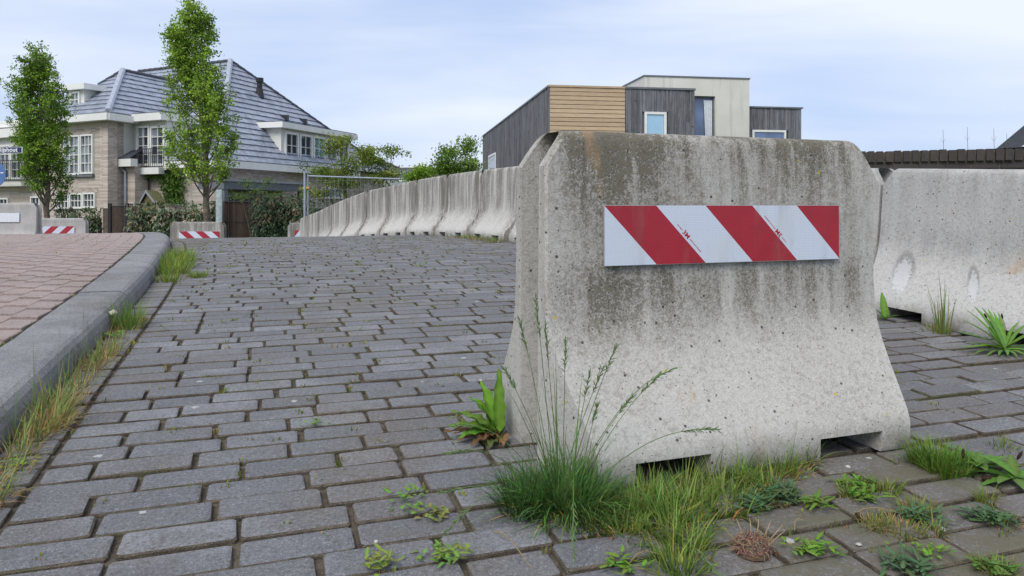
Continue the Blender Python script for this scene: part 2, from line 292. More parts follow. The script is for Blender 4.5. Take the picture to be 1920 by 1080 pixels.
# ------------------------------------------------------------------ builders
def tag(o, label=None, cat=None, group=None, kind=None):
    if label: o['label'] = label
    if cat: o['category'] = cat
    if group: o['group'] = group
    if kind: o['kind'] = kind
    return o
def link(name, me, parent=None, loc=(0, 0, 0)):
    o = bpy.data.objects.new(name, me); COL.objects.link(o); o.location = loc
    if parent is not None: o.parent = parent
    return o
def thing(name, label, cat, loc=(0, 0, 0), group=None):
    o = link(name, None, None, loc); o.empty_display_size = 0.2
    return tag(o, label, cat, group)
def root_loc(o):
    v = Vector((0, 0, 0))
    while o is not None: v += o.location; o = o.parent
    return v
class MB:
    """collects faces in world space, then links them as ONE mesh object"""
    def __init__(s): s.v = []; s.f = []; s.c = []
    def add(s, vs, fs, col=None):
        k = len(s.v); s.v += [tuple(p) for p in vs]; s.f += [tuple(i + k for i in f) for f in fs]
        if col is not None: s.c += [col] * len(vs)
        return s
    def hexa(s, p, col=None):
        return s.add(p, [(0, 3, 2, 1), (4, 5, 6, 7), (0, 1, 5, 4), (1, 2, 6, 5), (2, 3, 7, 6), (3, 0, 4, 7)], col)
    def prism(s, poly, d):
        n = len(poly); a = [Vector(p) for p in poly]; b = [p + Vector(d) for p in a]
        return s.add(a + b, [tuple(range(n))[::-1], tuple(range(n, 2 * n))] + [(i, (i + 1) % n, n + (i + 1) % n, n + i) for i in range(n)])
    def tube(s, pts, rad, n=6, col=None):
        pts = [Vector(p) for p in pts]
        if not hasattr(rad, '__len__'): rad = [rad] * len(pts)
        vs = []; fs = []
        for i, p in enumerate(pts):
            d = (pts[min(i + 1, len(pts) - 1)] - pts[max(i - 1, 0)])
            if d.length < 1e-9: d = Vector((0, 0, 1))
            d.normalize(); a = d.cross(Vector((0.31, 0.17, 0.93)) if abs(d.z) < 0.8 else Vector((1, 0.1, 0))).normalized(); b = d.cross(a)
            vs += [p + (a * math.cos(2 * math.pi * k / n) + b * math.sin(2 * math.pi * k / n)) * rad[i] for k in range(n)]
        for i in range(len(pts) - 1):
            fs += [(i * n + k, i * n + (k + 1) % n, (i + 1) * n + (k + 1) % n, (i + 1) * n + k) for k in range(n)]
        fs += [tuple(range(n))[::-1], tuple((len(pts) - 1) * n + k for k in range(n))]
        return s.add(vs, fs, col)
    def build(s, name, mat, parent=None, smooth=False):
        off = root_loc(parent) if parent is not None else Vector((0, 0, 0))
        me = bpy.data.meshes.new(name); me.from_pydata([(p[0] - off.x, p[1] - off.y, p[2] - off.z) for p in s.v], [], s.f); me.update()
        if s.c:
            a = me.color_attributes.new('Col', 'FLOAT_COLOR', 'POINT'); a.data.foreach_set('color', np.array([tuple(c) + (1,) for c in s.c], dtype=np.float32).ravel())
        me.materials.append(MATS[mat])
        if smooth: me.polygons.foreach_set('use_smooth', [True] * len(me.polygons))
        return link(name, me, parent)
class Fr:
    """vertical frame: t along, n outwards, z up"""
    def __init__(s, o, d, nrm): s.o = Vector((o[0], o[1], 0)); s.d = Vector((d[0], d[1], 0)).normalized(); s.n = Vector((nrm[0], nrm[1], 0)).normalized()
    def p(s, t, n, z): return s.o + s.d * t + s.n * n + Vector((0, 0, z))
    def box(s, mb, t0, t1, n0, n1, z0, z1):
        return mb.hexa([s.p(t0, n0, z0), s.p(t1, n0, z0), s.p(t1, n1, z0), s.p(t0, n1, z0), s.p(t0, n0, z1), s.p(t1, n0, z1), s.p(t1, n1, z1), s.p(t0, n1, z1)])
    def t_at(s, px, n=0.0):
        o = s.o + s.n * n; a = (px - 960) / FPX; return (a * o.y - o.x) / (s.d.x - a * s.d.y)
    def z_at(s, px, py, n=0.0):
        return (HOR - py) / FPX * (s.p(s.t_at(px, n), n, 0)).y
def P(px, py, D): return Vector(((px - 960) / FPX * D, D, (HOR - py) / FPX * D))

def leaf_mesh(name, c, d, up, ln, wd, col, mat, parent=None, fold=0.25):
    """N diamond shaped leaves: centres, directions, widths; one mesh"""
    c = np.asarray(c, float); n = len(c)
    d = d / np.linalg.norm(d, axis=1, keepdims=True); s = np.cross(d, up); s /= (np.linalg.norm(s, axis=1, keepdims=True) + 1e-9); nn = np.cross(s, d)
    ln = np.broadcast_to(np.asarray(ln, float).reshape(-1, 1), (n, 1)); wd = np.broadcast_to(np.asarray(wd, float).reshape(-1, 1), (n, 1))
    v = np.empty((n, 4, 3)); v[:, 0] = c; m = c + d * ln * 0.5
    v[:, 1] = m + s * wd * 0.5 + nn * wd * fold; v[:, 2] = c + d * ln; v[:, 3] = m - s * wd * 0.5 + nn * wd * fold
    off = np.array(root_loc(parent)) if parent is not None else np.zeros(3)
    v = (v - off).reshape(-1, 3)
    me = bpy.data.meshes.new(name); me.vertices.add(4 * n); me.loops.add(4 * n); me.polygons.add(n)
    me.vertices.foreach_set('co', v.ravel()); me.loops.foreach_set('vertex_index', np.arange(4 * n, dtype=np.int32))
    me.polygons.foreach_set('loop_start', np.arange(0, 4 * n, 4, dtype=np.int32)); me.update(calc_edges=True)
    a = me.color_attributes.new('Col', 'FLOAT_COLOR', 'POINT')
    cc = np.ones((n, 4, 4), np.float32); cc[:, :, :3] = np.asarray(col)[:, None, :]; a.data.foreach_set('color', cc.ravel())
    me.materials.append(MATS[mat]); return link(name, me, parent)
def rdir(n, up=0.0):
    d = rng.normal(size=(n, 3)); d[:, 2] += up; return d / np.linalg.norm(d, axis=1, keepdims=True)
def cols(n, a, b, j=0.15, p=1.0):
    t = rng.random((n, 1)) ** p; c = np.array(a) * (1 - t) + np.array(b) * t; return np.clip(c * (1 + rng.normal(0, j, (n, 1))), 0.004, 0.9)

# ------------------------------------------------------------------ lie of the land
UA = R(19.3); UX, UY = -math.sin(UA), math.cos(UA); VX, VY = math.cos(UA), math.sin(UA)   # u: up the ramp, v: across it to the right
def XY(u, v): return (UX * u + VX * v, UY * u + VY * v)
def UV(x, y): return (UX * x + UY * y, VX * x + VY * y)
def interp(tab):
    xs = np.array([a for a, b in tab]); ys = np.array([b for a, b in tab]); m = np.gradient(ys, xs)
    def f(x):
        if x <= xs[0]: return float(ys[0])
        if x >= xs[-1]: return float(ys[-1])
        i = int(np.searchsorted(xs, x) - 1); h = xs[i + 1] - xs[i]; t = (x - xs[i]) / h
        return float((2 * t**3 - 3 * t**2 + 1) * ys[i] + (t**3 - 2 * t**2 + t) * h * m[i] + (-2 * t**3 + 3 * t**2) * ys[i + 1] + (t**3 - t**2) * h * m[i + 1])
    return f
zr = interp([(-16, -1.7), (-10, -1.35), (-6, -1.06), (-2, -0.825), (0, -0.72), (1.5, -0.642), (3, -0.565), (4.5, -0.488), (6, -0.432), (7.3, -0.406), (8.5, -0.400), (9.8, -0.42), (11, -0.46), (12, -0.52),
             (13.1, -0.58), (14.2, -0.69), (15.3, -0.82), (16.4, -0.96), (17.5, -1.08), (18.6, -1.19), (20.5, -1.36), (23, -1.53), (27, -1.68), (30, -1.7)])
v_row = interp([(-6, 4.1), (0, 3.5), (3.1, 3.22), (5.5, 2.99), (8.8, 2.70), (9.9, 2.53), (11, 2.34), (12.05, 2.13), (13.1, 1.93), (14.2, 1.74), (15.3, 1.55), (16.4, 1.37), (17.5, 1.2), (18.6, 1.04), (21, 0.7)])
v_kerb = interp([(-8, -0.66), (0, -0.625), (3, -0.59), (4.6, -0.58), (5.8, -0.62), (7, -0.69), (8.5, -0.83), (10, -1.08), (13, -1.75), (16, -2.25), (20, -2.9), (24, -3.5)])
KW, KH = 0.22, 0.092
def ground_px(px, py, lift=0.0):
    """point of the road seen at a pixel"""
    D = 1.6
    for _ in range(60):
        x = (px - 960) / FPX * D; u, v = UV(x, D); D = 0.5 * D + 0.5 * (-(zr(u) + lift)) * FPX / (py - HOR)
    return Vector(((px - 960) / FPX * D, D, zr(UV((px - 960) / FPX * D, D)[0]) + lift))
def smooth(a, b, x): t = min(1, max(0, (x - a) / (b - a))); return t * t * (3 - 2 * t)
def ground_z(x, y):
    u, v = UV(x, y)
    sh = v_row(min(u, 20)) - 2.7
    k = smooth(4.5, 8.5, v - sh) if v > 0 else smooth(6.0, 10.0, -(v - sh))
    k = max(k, smooth(20, 27, u), smooth(10, 16, -u))
    return (zr(u) - 0.16) * (1 - k) + (-1.72) * k
gx = sorted(set([round(q, 2) for q in np.concatenate([np.linspace(-2500, -60, 8), np.linspace(-60, -18, 9), np.linspace(-18, 14, 54), np.linspace(14, 60, 9), np.linspace(60, 2500, 8)])]))
gy = sorted(set([round(q, 2) for q in np.concatenate([np.linspace(-2500, -40, 6), np.linspace(-40, -14, 6), np.linspace(-14, 32, 72), np.linspace(32, 90, 9), np.linspace(90, 2500, 8)])]))
mb = MB(); mb.v = [(x, y, ground_z(x, y)) for y in gy for x in gx]; nx = len(gx)
mb.f = [(j * nx + i, j * nx + i + 1, (j + 1) * nx + i + 1, (j + 1) * nx + i) for j in range(len(gy) - 1) for i in range(nx - 1)]
tag(mb.build('ground', 'grass_ground', smooth=True), kind='structure')

def strip(name, mat, us, fa, fb, fz, nseg=2, skirt=0.3):
    mb = MB(); cs = []
    for u in us:
        a, b = fa(u), fb(u); row = []
        for k in range(nseg + 1):
            v = a + (b - a) * k / nseg; x, y = XY(u, v); row.append((x, y, fz(u)))
        row = [(row[0][0], row[0][1], row[0][2] - skirt)] + row + [(row[-1][0], row[-1][1], row[-1][2] - skirt)]
        cs.append(row)
    m = nseg + 3
    mb.v = [p for r in cs for p in r]; mb.f = [(i * m + k, i * m + k + 1, (i + 1) * m + k + 1, (i + 1) * m + k) for i in range(len(cs) - 1) for k in range(m - 1)]
    return tag(mb.build(name, mat), kind='structure')
us = np.arange(-9, 25.01, 0.25)
road = strip('road', 'joint_sand', us, lambda u: v_kerb(u) - 0.02, lambda u: v_row(u) + 0.75, lambda u: zr(u) - 0.013)
U_END = 11.6
far_road = strip('road_surface', 'paver_grey', [u for u in us if u >= U_END], lambda u: v_kerb(u) + 0.0, lambda u: v_row(u) + 0.7, lambda u: zr(u) - 0.002, skirt=0.006)
FZ = KH - 0.012
path = strip('footpath', 'joint_sand', us, lambda u: v_kerb(u) - 4.6, lambda u: v_kerb(u) - KW + 0.01, lambda u: zr(u) + FZ - 0.012)
far_path = strip('footpath_surface', 'paver_red', [u for u in us if u >= 10.4], lambda u: v_kerb(u) - 4.6, lambda u: v_kerb(u) - KW, lambda u: zr(u) + FZ - 0.004, skirt=0.006)

# ------------------------------------------------------------------ paving stones
def stone_pts(lx, ly, h=0.05, ch=0.006, cc=0.012, var=0.0, seed=0):
    rr = random.Random(seed)
    def ring(ix, iy, c, z):
        a, b = lx / 2 - ix, ly / 2 - iy
        pts = [(-a + c, -b), (a - c, -b), (a, -b + c), (a, b - c), (a - c, b), (-a + c, b), (-a, b - c), (-a, -b + c)]
        return [(x + rr.uniform(-var, var), y + rr.uniform(-var, var), z) for x, y in pts]
    v = ring(0, 0, cc, -h) + ring(0, 0, cc, -ch * 1.0) + ring(ch * 0.45, ch * 0.45, cc, -ch * 0.35) + ring(ch * 1.5, ch * 1.5, cc, 0.0)
    f = [(i + 8 * k, (i + 1) % 8 + 8 * k, (i + 1) % 8 + 8 * k + 8, i + 8 * k + 8) for k in range(3) for i in range(8)]
    f.append(tuple(range(24, 32))); return v, f
STONE = {}
def stone_mesh(kind, lx, ly, mat, k):
    key = (kind, lx, k)
    if key not in STONE:
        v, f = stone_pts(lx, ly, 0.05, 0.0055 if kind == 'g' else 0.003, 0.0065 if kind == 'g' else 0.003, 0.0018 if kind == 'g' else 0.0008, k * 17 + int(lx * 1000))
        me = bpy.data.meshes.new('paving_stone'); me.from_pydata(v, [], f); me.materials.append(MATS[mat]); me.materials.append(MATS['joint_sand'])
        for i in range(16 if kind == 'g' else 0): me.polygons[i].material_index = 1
        STONE[key] = (me, v, f)
    return STONE[key]
def lay(parent, name, kind, mat, spots, ly, zoff, keep=300):
    """spots: (u, v, length, rotation); the largest in view are objects, the rest one joined part"""
    info = []
    for u, v, lx, rot in spots:
        x, y = XY(u, v); z = zr(u) + zoff; px = 960 + x / max(y, 0.05) * FPX; py = HOR - z / max(y, 0.05) * FPX
        vis = y > 0.9 and -60 < px < 1960 and py < 1120 and not (980 < px < 1690 and y > 2.45) and u < 9.3
        info.append((0 if vis else 1, y, u, v, lx, rot, x, y, z))
    info.sort(key=lambda q: q[:2]); rest = MB()
    for i, (nv, dist, u, v, lx, rot, x, y, z) in enumerate(info):
        me, pv, pf = stone_mesh(kind, lx, ly, mat, random.randrange(4))
        sl = math.atan((zr(u + 0.05) - zr(u - 0.05)) / 0.1)
        M = Matrix.Translation((x, y, z + random.gauss(0, 0.0016 if kind == 'g' else 0.0006))) @ Matrix.Rotation(UA + rot, 4, 'Z') @ Matrix.Rotation(sl, 4, 'X') @ Matrix.Rotation(random.gauss(0, 0.008 if kind == 'g' else 0.003), 4, 'X') @ Matrix.Rotation(random.gauss(0, 0.006 if kind == 'g' else 0.0015), 4, 'Y')
        if i < keep and not nv:
            o = bpy.data.objects.new(name, me); COL.objects.link(o); o.parent = parent; o.matrix_basis = M
        else: rest.add([M @ Vector(p) for p in pv], pf)
    if rest.v:
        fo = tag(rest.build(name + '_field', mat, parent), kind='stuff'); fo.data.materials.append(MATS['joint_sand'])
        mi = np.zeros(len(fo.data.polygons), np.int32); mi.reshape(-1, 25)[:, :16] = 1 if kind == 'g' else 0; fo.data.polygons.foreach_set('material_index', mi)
spots = []; u = -0.5; k = 0
PITCH = 0.0985
while u < U_END:
    vk = v_kerb(u) + 0.012 + 0.06
    spots.append((u + random.gauss(0, .002), vk, 0.118, random.gauss(0, .008)))
    v = vk + 0.06 + 0.013
    first = [0.21, 0.1, 0.16, 0.13][k % 4] if random.random() < 0.8 else 0.21
    drift = random.gauss(0, 0.0025); ang = random.gauss(0, 0.003)
    vend = v_row(u) + 0.7; v0 = v
    while v < vend:
        lx = first if first else (0.21 if random.random() < 0.76 else random.choice((0.14, 0.16, 0.18)))
        first = None
        spots.append((u + drift + ang * (v - v0) + 0.004 * math.sin(v * 2.3 + u * 3), v + lx / 2, lx, ang + random.gauss(0, 0.009)))
        v += lx + random.uniform(0.006, 0.014)
    u += PITCH + random.gauss(0, 0.0012); k += 1
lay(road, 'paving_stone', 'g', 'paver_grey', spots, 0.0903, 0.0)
# red footpath: courses run lengthwise, turned a little towards the kerb
spots = []
c = 0.0; k = 0
while c < 4.5:
    u = -0.3 + (k % 2) * 0.1 + random.uniform(-.01, .01)
    while u < 10.5:
        v = v_kerb(u) - KW - 0.024 - 0.05 - c
        tg = math.atan((v_kerb(u + .1) - v_kerb(u - .1)) / .2)
        spots.append((u + random.gauss(0, .0008), v + random.gauss(0, .0012), 0.203, math.pi / 2 - tg + random.gauss(0, .006)))
        u += 0.2050 * math.cos(tg)
    c += 0.1035; k += 1
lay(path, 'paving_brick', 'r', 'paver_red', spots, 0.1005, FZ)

# kerb stones one by one
kerb = thing('kerb', None, None)
tag(kerb, kind='structure')
prof = [(0.012, -0.25), (0.004, KH - 0.05), (-0.004, KH - 0.026), (-0.018, KH - 0.010), (-0.036, KH - 0.003), (-0.06, KH), (-KW + 0.012, KH), (-KW, KH - 0.008), (-KW, -0.25)]
u = -1.95
while u < 22:
    ln = 1.0; a, bnd = u + 0.004, u + ln - 0.004; mb = MB(); cuts = np.linspace(a, bnd, 6); rows = []
    lift = random.gauss(0, 0.002)
    for i, q in enumerate(cuts):
        e = 0.004 if i in (0, 5) else 0.0
        rows.append([(*XY(q, v_kerb(q) + dv - (e if dv > -0.03 else 0)), zr(q) + dz - (e if dz > 0 else 0) + lift) for dv, dz in prof])
    n = len(prof); mb.v = [p for r in rows for p in r]
    mb.f = [(i * n + j, (i + 1) * n + j, (i + 1) * n + j + 1, i * n + j + 1) for i in range(5) for j in range(n - 1)] + [tuple(range(n)), tuple(range(5 * n, 6 * n))[::-1]]
    mb.build('kerb_block', 'kerb_stone', kerb); u += ln

# ------------------------------------------------------------------ concrete barriers
def barrier_mesh(L, H=0.82, base=0.285, top=0.098, bevel=True):
    """step barrier lying along x: flared foot, two lift pockets, slotted ends, chamfered shoulders"""
    prof = [(0.0, base - .006), (0.012, base), (0.055, base), (0.075, base - 0.002), (0.10, base - 0.014), (0.14, base - 0.044), (0.20, base - 0.09), (0.26, base - 0.132), (0.31, base - 0.158),
            (0.36, base - 0.171), (0.44, base - 0.177), (0.60, top + 0.007), (H - 0.09, top + 0.003), (H - 0.05, top), (H - 0.024, top - 0.004), (H - 0.010, top - 0.012), (H - 0.003, top - 0.023), (H, top - 0.036)]
    gaps = ((-0.36, -0.16), (0.16, 0.36))
    inner = [gaps[0][0], gaps[0][1], -0.05, 0.05, gaps[1][0], gaps[1][1]]
    bm = bmesh.new(); rings = []
    def endx(z):
        cz = H - 0.085; return L / 2 - (max(0, z - cz) * 0.72)
    for z, wv in prof:
        ex = endx(z); fl = max(0.0, wv - 0.115) / 0.17; cx = ex - 0.006 - 0.05 * fl; wy = min(wv - 0.006, 0.112); bx = ex - 0.006 - 0.004 * fl; wb = wv - 0.006 - 0.012 * fl
        gw, gi, gd = min(0.06, wv * 0.6), min(0.05, wv * 0.5), 0.10 if z < H - 0.02 else 0.03
        side = [(-cx, -wv)] + [(x, -wv) for x in inner] + [(cx, -wv)]
        r = side + [(ex, -wy), (ex, -gw), (ex - gd, -gi), (ex - gd, gi), (ex, gw), (ex, wb)]
        back = [(bx, wv)] + [(x, wv) for x in inner[::-1]] + [(-bx, wv)]
        r = r + back + [(-ex, wb), (-ex, gw), (-ex + gd, gi), (-ex + gd, -gi), (-ex, -gw), (-ex, -wy)]
        rings.append([bm.verts.new((x, y, z)) for x, y in r])
    n = len(rings[0]); half = n // 2
    gap_top = 2                                      # rings 0..2 are cut away in the pockets (z up to 0.055)
    # side quads between inner[0]-inner[1] and inner[4]-inner[5]
    cut = {1, 5}; cut |= {c + half for c in cut}
    for k in range(len(rings) - 1):
        for i in range(n):
            if k < gap_top and i in cut: continue
            j = (i + 1) % n
            bm.faces.new((rings[k][i], rings[k][j], rings[k + 1][j], rings[k + 1][i]))
    # caps: top as strips between matching points, bottom likewise except the pockets
    def cap(r, flip, skip):
        f_, b_ = [r[i] for i in range(0, 8)], [r[half + 7 - i] for i in range(0, 8)]     # front run and back run, same x order
        for i in range(7):
            if i in skip: continue
            q = (f_[i], f_[i + 1], b_[i + 1], b_[i]); bm.faces.new(q[::-1] if flip else q)
        e1 = r[7:half + 1]
        bm.faces.new(e1[::-1] if flip else e1)
        e2 = r[half + 7:] + [r[0]]
        bm.faces.new(e2[::-1] if flip else e2)
    cap(rings[-1], False, ()); cap(rings[0], True, (1, 5))
    for i in (1, 5):                                  # pocket roof and walls
        a, b_ = i, i + 1; A, B = half + 7 - i, half + 6 - i
        bm.faces.new((rings[2][a], rings[2][A], rings[2][B], rings[2][b_]))
        for q in ((a, A), (b_, B)):
            for k in range(2): bm.faces.new((rings[k][q[0]], rings[k + 1][q[0]], rings[k + 1][q[1]], rings[k][q[1]]))
    bmesh.ops.recalc_face_normals(bm, faces=bm.faces)
    for f in bm.faces: f.smooth = True
    for e in bm.edges:
        if len(e.link_faces) == 2 and e.calc_face_angle(0) > R(32): e.smooth = False
    me = bpy.data.meshes.new('barrier_body'); bm.to_mesh(me); bm.free(); return me
def face_y(z):
    return -(0.108 if z > 0.44 else 0.12) - 0.0
def barrier(label, loc, rotz, L, mat, tilt=(0, 0), group=None, sink=0.0, H=0.82):
    t = thing('concrete_barrier', label, 'barrier', (loc[0], loc[1], loc[2] - sink), group)
    me = barrier_mesh(L, H); me.materials.append(MATS[mat]); o = link('barrier_body', me, t)
    t.rotation_mode = 'XYZ'; t.rotation_euler = (tilt[0], tilt[1], rotz); return t
def fcol(o, name, me, mat, parent, M):
    me.materials.append(MATS[mat]); q = bpy.data.objects.new(name, me); COL.objects.link(q); q.parent = parent; q.matrix_basis = M; return q
def simple_mesh(name, v, f):
    me = bpy.data.meshes.new(name); me.from_pydata(v, [], f); me.update(); return me
def text_mesh(txt, size, depth=0.0):
    cu = bpy.data.curves.new('lettering', 'FONT'); cu.body = txt; cu.size = size; cu.extrude = depth; cu.resolution_u = 4; cu.align_x = 'CENTER'; cu.align_y = 'CENTER'; cu.offset = size * 0.018
    o = bpy.data.objects.new('lettering', cu); COL.objects.link(o); dg = bpy.context.evaluated_depsgraph_get(); dg.update()
    me = bpy.data.meshes.new_from_object(o.evaluated_get(dg)); bpy.data.objects.remove(o); return me
def poly_clip(poly, x0, x1):
    def cl(p, f, g):
        o = []
        for i in range(len(p)):
            a, b = p[i], p[(i + 1) % len(p)]
            if f(a): o.append(a)
            if f(a) != f(b): o.append(g(a, b))
        return o
    ix = lambda X: (lambda a, b: (X, a[1] + (b[1] - a[1]) * (X - a[0]) / (b[0] - a[0])))
    p = cl(poly, lambda q: q[0] >= x0, ix(x0)); return cl(p, lambda q: q[0] <= x1, ix(x1)) if p else p
def striped_plate(label, M, W=0.728, Hh=0.15, lean=1, text=False, worn=False, start_white=True, group=None):
    """reflective board: its own thing, bolted on a barrier; x along, z up, -y faces out; origin at centre of back"""
    o = thing('reflector_board', label, 'warning board', (0, 0, 0), group); o.matrix_basis = M
    w2, h2, th = W / 2, Hh / 2, 0.004
    base = simple_mesh('backing', [(-w2, 0, -h2), (w2, 0, -h2), (w2, 0, h2), (-w2, 0, h2), (-w2, -th, -h2), (w2, -th, -h2), (w2, -th, h2), (-w2, -th, h2)],
                       [(0, 1, 2, 3), (7, 6, 5, 4), (0, 4, 5, 1), (1, 5, 6, 2), (2, 6, 7, 3), (3, 7, 4, 0)])
    fcol(None, 'backing', base, 'plate_back', o, Matrix.Identity(4))
    y = -th - 0.0006
    if worn:
        fcol(None, 'worn_sheet', simple_mesh('worn_sheet', [(-w2 + .004, y, -h2 + .004), (w2 - .004, y, -h2 + .004), (w2 - .004, y, h2 - .004), (-w2 + .004, y, h2 - .004)], [(0, 1, 2, 3)]), 'sheet_worn', o, Matrix.Identity(4)); return o
    sw = W / 5; sh = sw
    for k in range(-1, 6):
        a = -w2 + k * sw
        poly = [(a, h2 - .001), (a + sw, h2 - .001), (a + sw + sh, -h2 + .001), (a + sh, -h2 + .001)]
        if lean < 0: poly = [(-p[0], p[1]) for p in poly][::-1]
        poly = poly_clip(poly, -w2 + .001, w2 - .001)
        if len(poly) < 3: continue
        red = (k % 2 == 0)
        nm = 'red_stripe' if red else 'white_stripe'
        fcol(None, nm, simple_mesh(nm, [(p[0], y, p[1]) for p in poly], [tuple(range(len(poly)))[::-1]]), 'sheet_red' if red else 'sheet_white', o, Matrix.Identity(4))
    if text:
        ang = -math.atan2(Hh, sh)
        for cx, fl in ((-w2 + sw * 1.54 + 0.008, 0), (-w2 + sw * 3.54 + 0.006, math.pi)):
            T = Matrix.Translation((cx, y - 0.0005, 0.0)) @ Matrix.Rotation(R(90), 4, 'X') @ Matrix.Rotation(ang + fl, 4, 'Z')
            fcol(None, 'maker_mark', text_mesh('3M', 0.017), 'print_red', o, T @ Matrix.Diagonal((1.15, 1, 1, 1)))
            mbm = MB(); q = 0.016
            while q < 0.062:                              # the run of print too fine to read
                ww = random.uniform(0.0014, 0.0035); mbm.add([(q, -0.0011, 0), (q + ww, -0.0011, 0), (q + ww, 0.0012, 0), (q, 0.0012, 0)], [(0, 1, 2, 3)]); mbm.add([(-q - ww * 1.0, -0.0011, 0), (-q, -0.0011, 0), (-q, 0.0012, 0), (-q - ww, 0.0012, 0)], [(0, 1, 2, 3)]) if q < 0.036 else None
                q += ww + random.uniform(0.0008, 0.002)
            me = simple_mesh('fine_print', mbm.v, mbm.f); tag(fcol(None, 'fine_print', me, 'print_red', o, T), kind='stuff')
    return o
# the near barrier across the ramp
BC = Vector((0.522, 2.058)); bu = UV(*BC)[0]
near = barrier('big weathered concrete barrier in the foreground carrying the large striped board', (BC.x, BC.y, zr(bu) - 0.006), UA + R(0.4), 1.02, 'concrete_near', (R(1.0), 0))
Mn = Matrix.Translation(near.location) @ near.rotation_euler.to_matrix().to_4x4()
striped_plate('large red and white striped board with a honeycomb sheen on the near barrier', Mn @ Matrix.Translation((0.005, -0.1135, 0.560)) @ Matrix.Rotation(R(-1.4), 4, 'X'), text=True)

# the row along the right edge
ORD = ['first', 'second', 'third', 'fourth', 'fifth', 'sixth', 'seventh', 'eighth', 'ninth', 'tenth', 'eleventh', 'twelfth', 'thirteenth', 'fourteenth', 'fifteenth', 'sixteenth', 'seventeenth']
nodes = [0.90, 2.02, 3.14, 4.27, 5.40, 6.53, 7.66, 8.80, 9.89, 10.97, 12.05, 13.13, 14.21, 15.29, 16.38, 17.46, 18.2]
for i in range(len(nodes) - 1):
    a, b_ = nodes[i], nodes[i + 1]; pa = Vector((*XY(a, v_row(a) + 0.07), zr(a))); pb = Vector((*XY(b_, v_row(b_) + 0.07), zr(b_)))
    m = (pa + pb) / 2; d = pb - pa; um = (a + b_) / 2; m.z = max(m.z, zr(um)) if um < 11 else m.z
    rz = math.atan2(d.y, d.x) + math.pi              # front side faces the roadway
    L = math.hypot(d.x, d.y) - 0.016
    lab = 'pale concrete barrier filling the right edge of the picture, with two whitish patches' if i == 1 else \
          'concrete barrier half hidden behind the right end of the near barrier' if i == 2 else \
          'concrete barrier of the curved row on the right, %s counted from its far low end' % ORD[len(nodes) - 2 - i]
    t = barrier(lab, m, rz + random.gauss(0, 0.006), min(L, 1.14), 'concrete_patched' if i == 1 else 'concrete_side' if i < 3 else 'concrete_row', (0, math.atan2(d.z, math.hypot(d.x, d.y))), 'barriers in the curved row', H=0.755 if i < 3 else 0.835 if i > 4 else 0.80)
# barriers with boards at the far end of the bridge and on the footpath
def far_barrier(label, px, ytop, D, Lb, rz, mat, plate=None):
    p = P(px, ytop, D); t = barrier(label, (p.x, p.y, p.z - 0.82), rz, Lb, mat)
    if plate:
        M = Matrix.Translation(t.location) @ Matrix.Rotation(rz, 4, 'Z') @ Matrix.Translation((plate.get('x', 0), -0.118, plate['z'])) @ Matrix.Rotation(R(-1.5), 4, 'X')
        striped_plate(plate['label'], M, lean=plate.get('lean', 1), worn=plate.get('worn', False), W=plate.get('W', 0.705), Hh=0.16)
far_barrier('small far concrete barrier standing alone beside the kerb end, below the tall tree', 372, 416, 16.6, 1.16, R(4), 'concrete_row', dict(z=0.53, x=0.06, W=0.88, label='striped board on the lone far barrier beside the kerb end'))
far_barrier('far concrete barrier poking out at the low end of the curved row', 588, 417.5, 18.0, 1.2, R(3), 'concrete_row', dict(z=0.56, x=-0.12, W=0.62, lean=-1, label='partly hidden striped board at the low end of the curved row'))
far_barrier('concrete barrier cut off by the left edge, carrying a faded board', 8, 381, 12.8, 1.12, R(8), 'concrete_side', dict(z=0.575, x=-0.03, W=0.66, worn=True, label='faded scribbled white board on the barrier at the left edge'))
far_barrier('low concrete barrier behind the footpath, second from the left edge', 112, 409, 16.6, 1.12, R(12), 'concrete_side', dict(z=0.56, x=-0.05, W=0.78, lean=-1, label='striped board just above the red footpath on the left'))

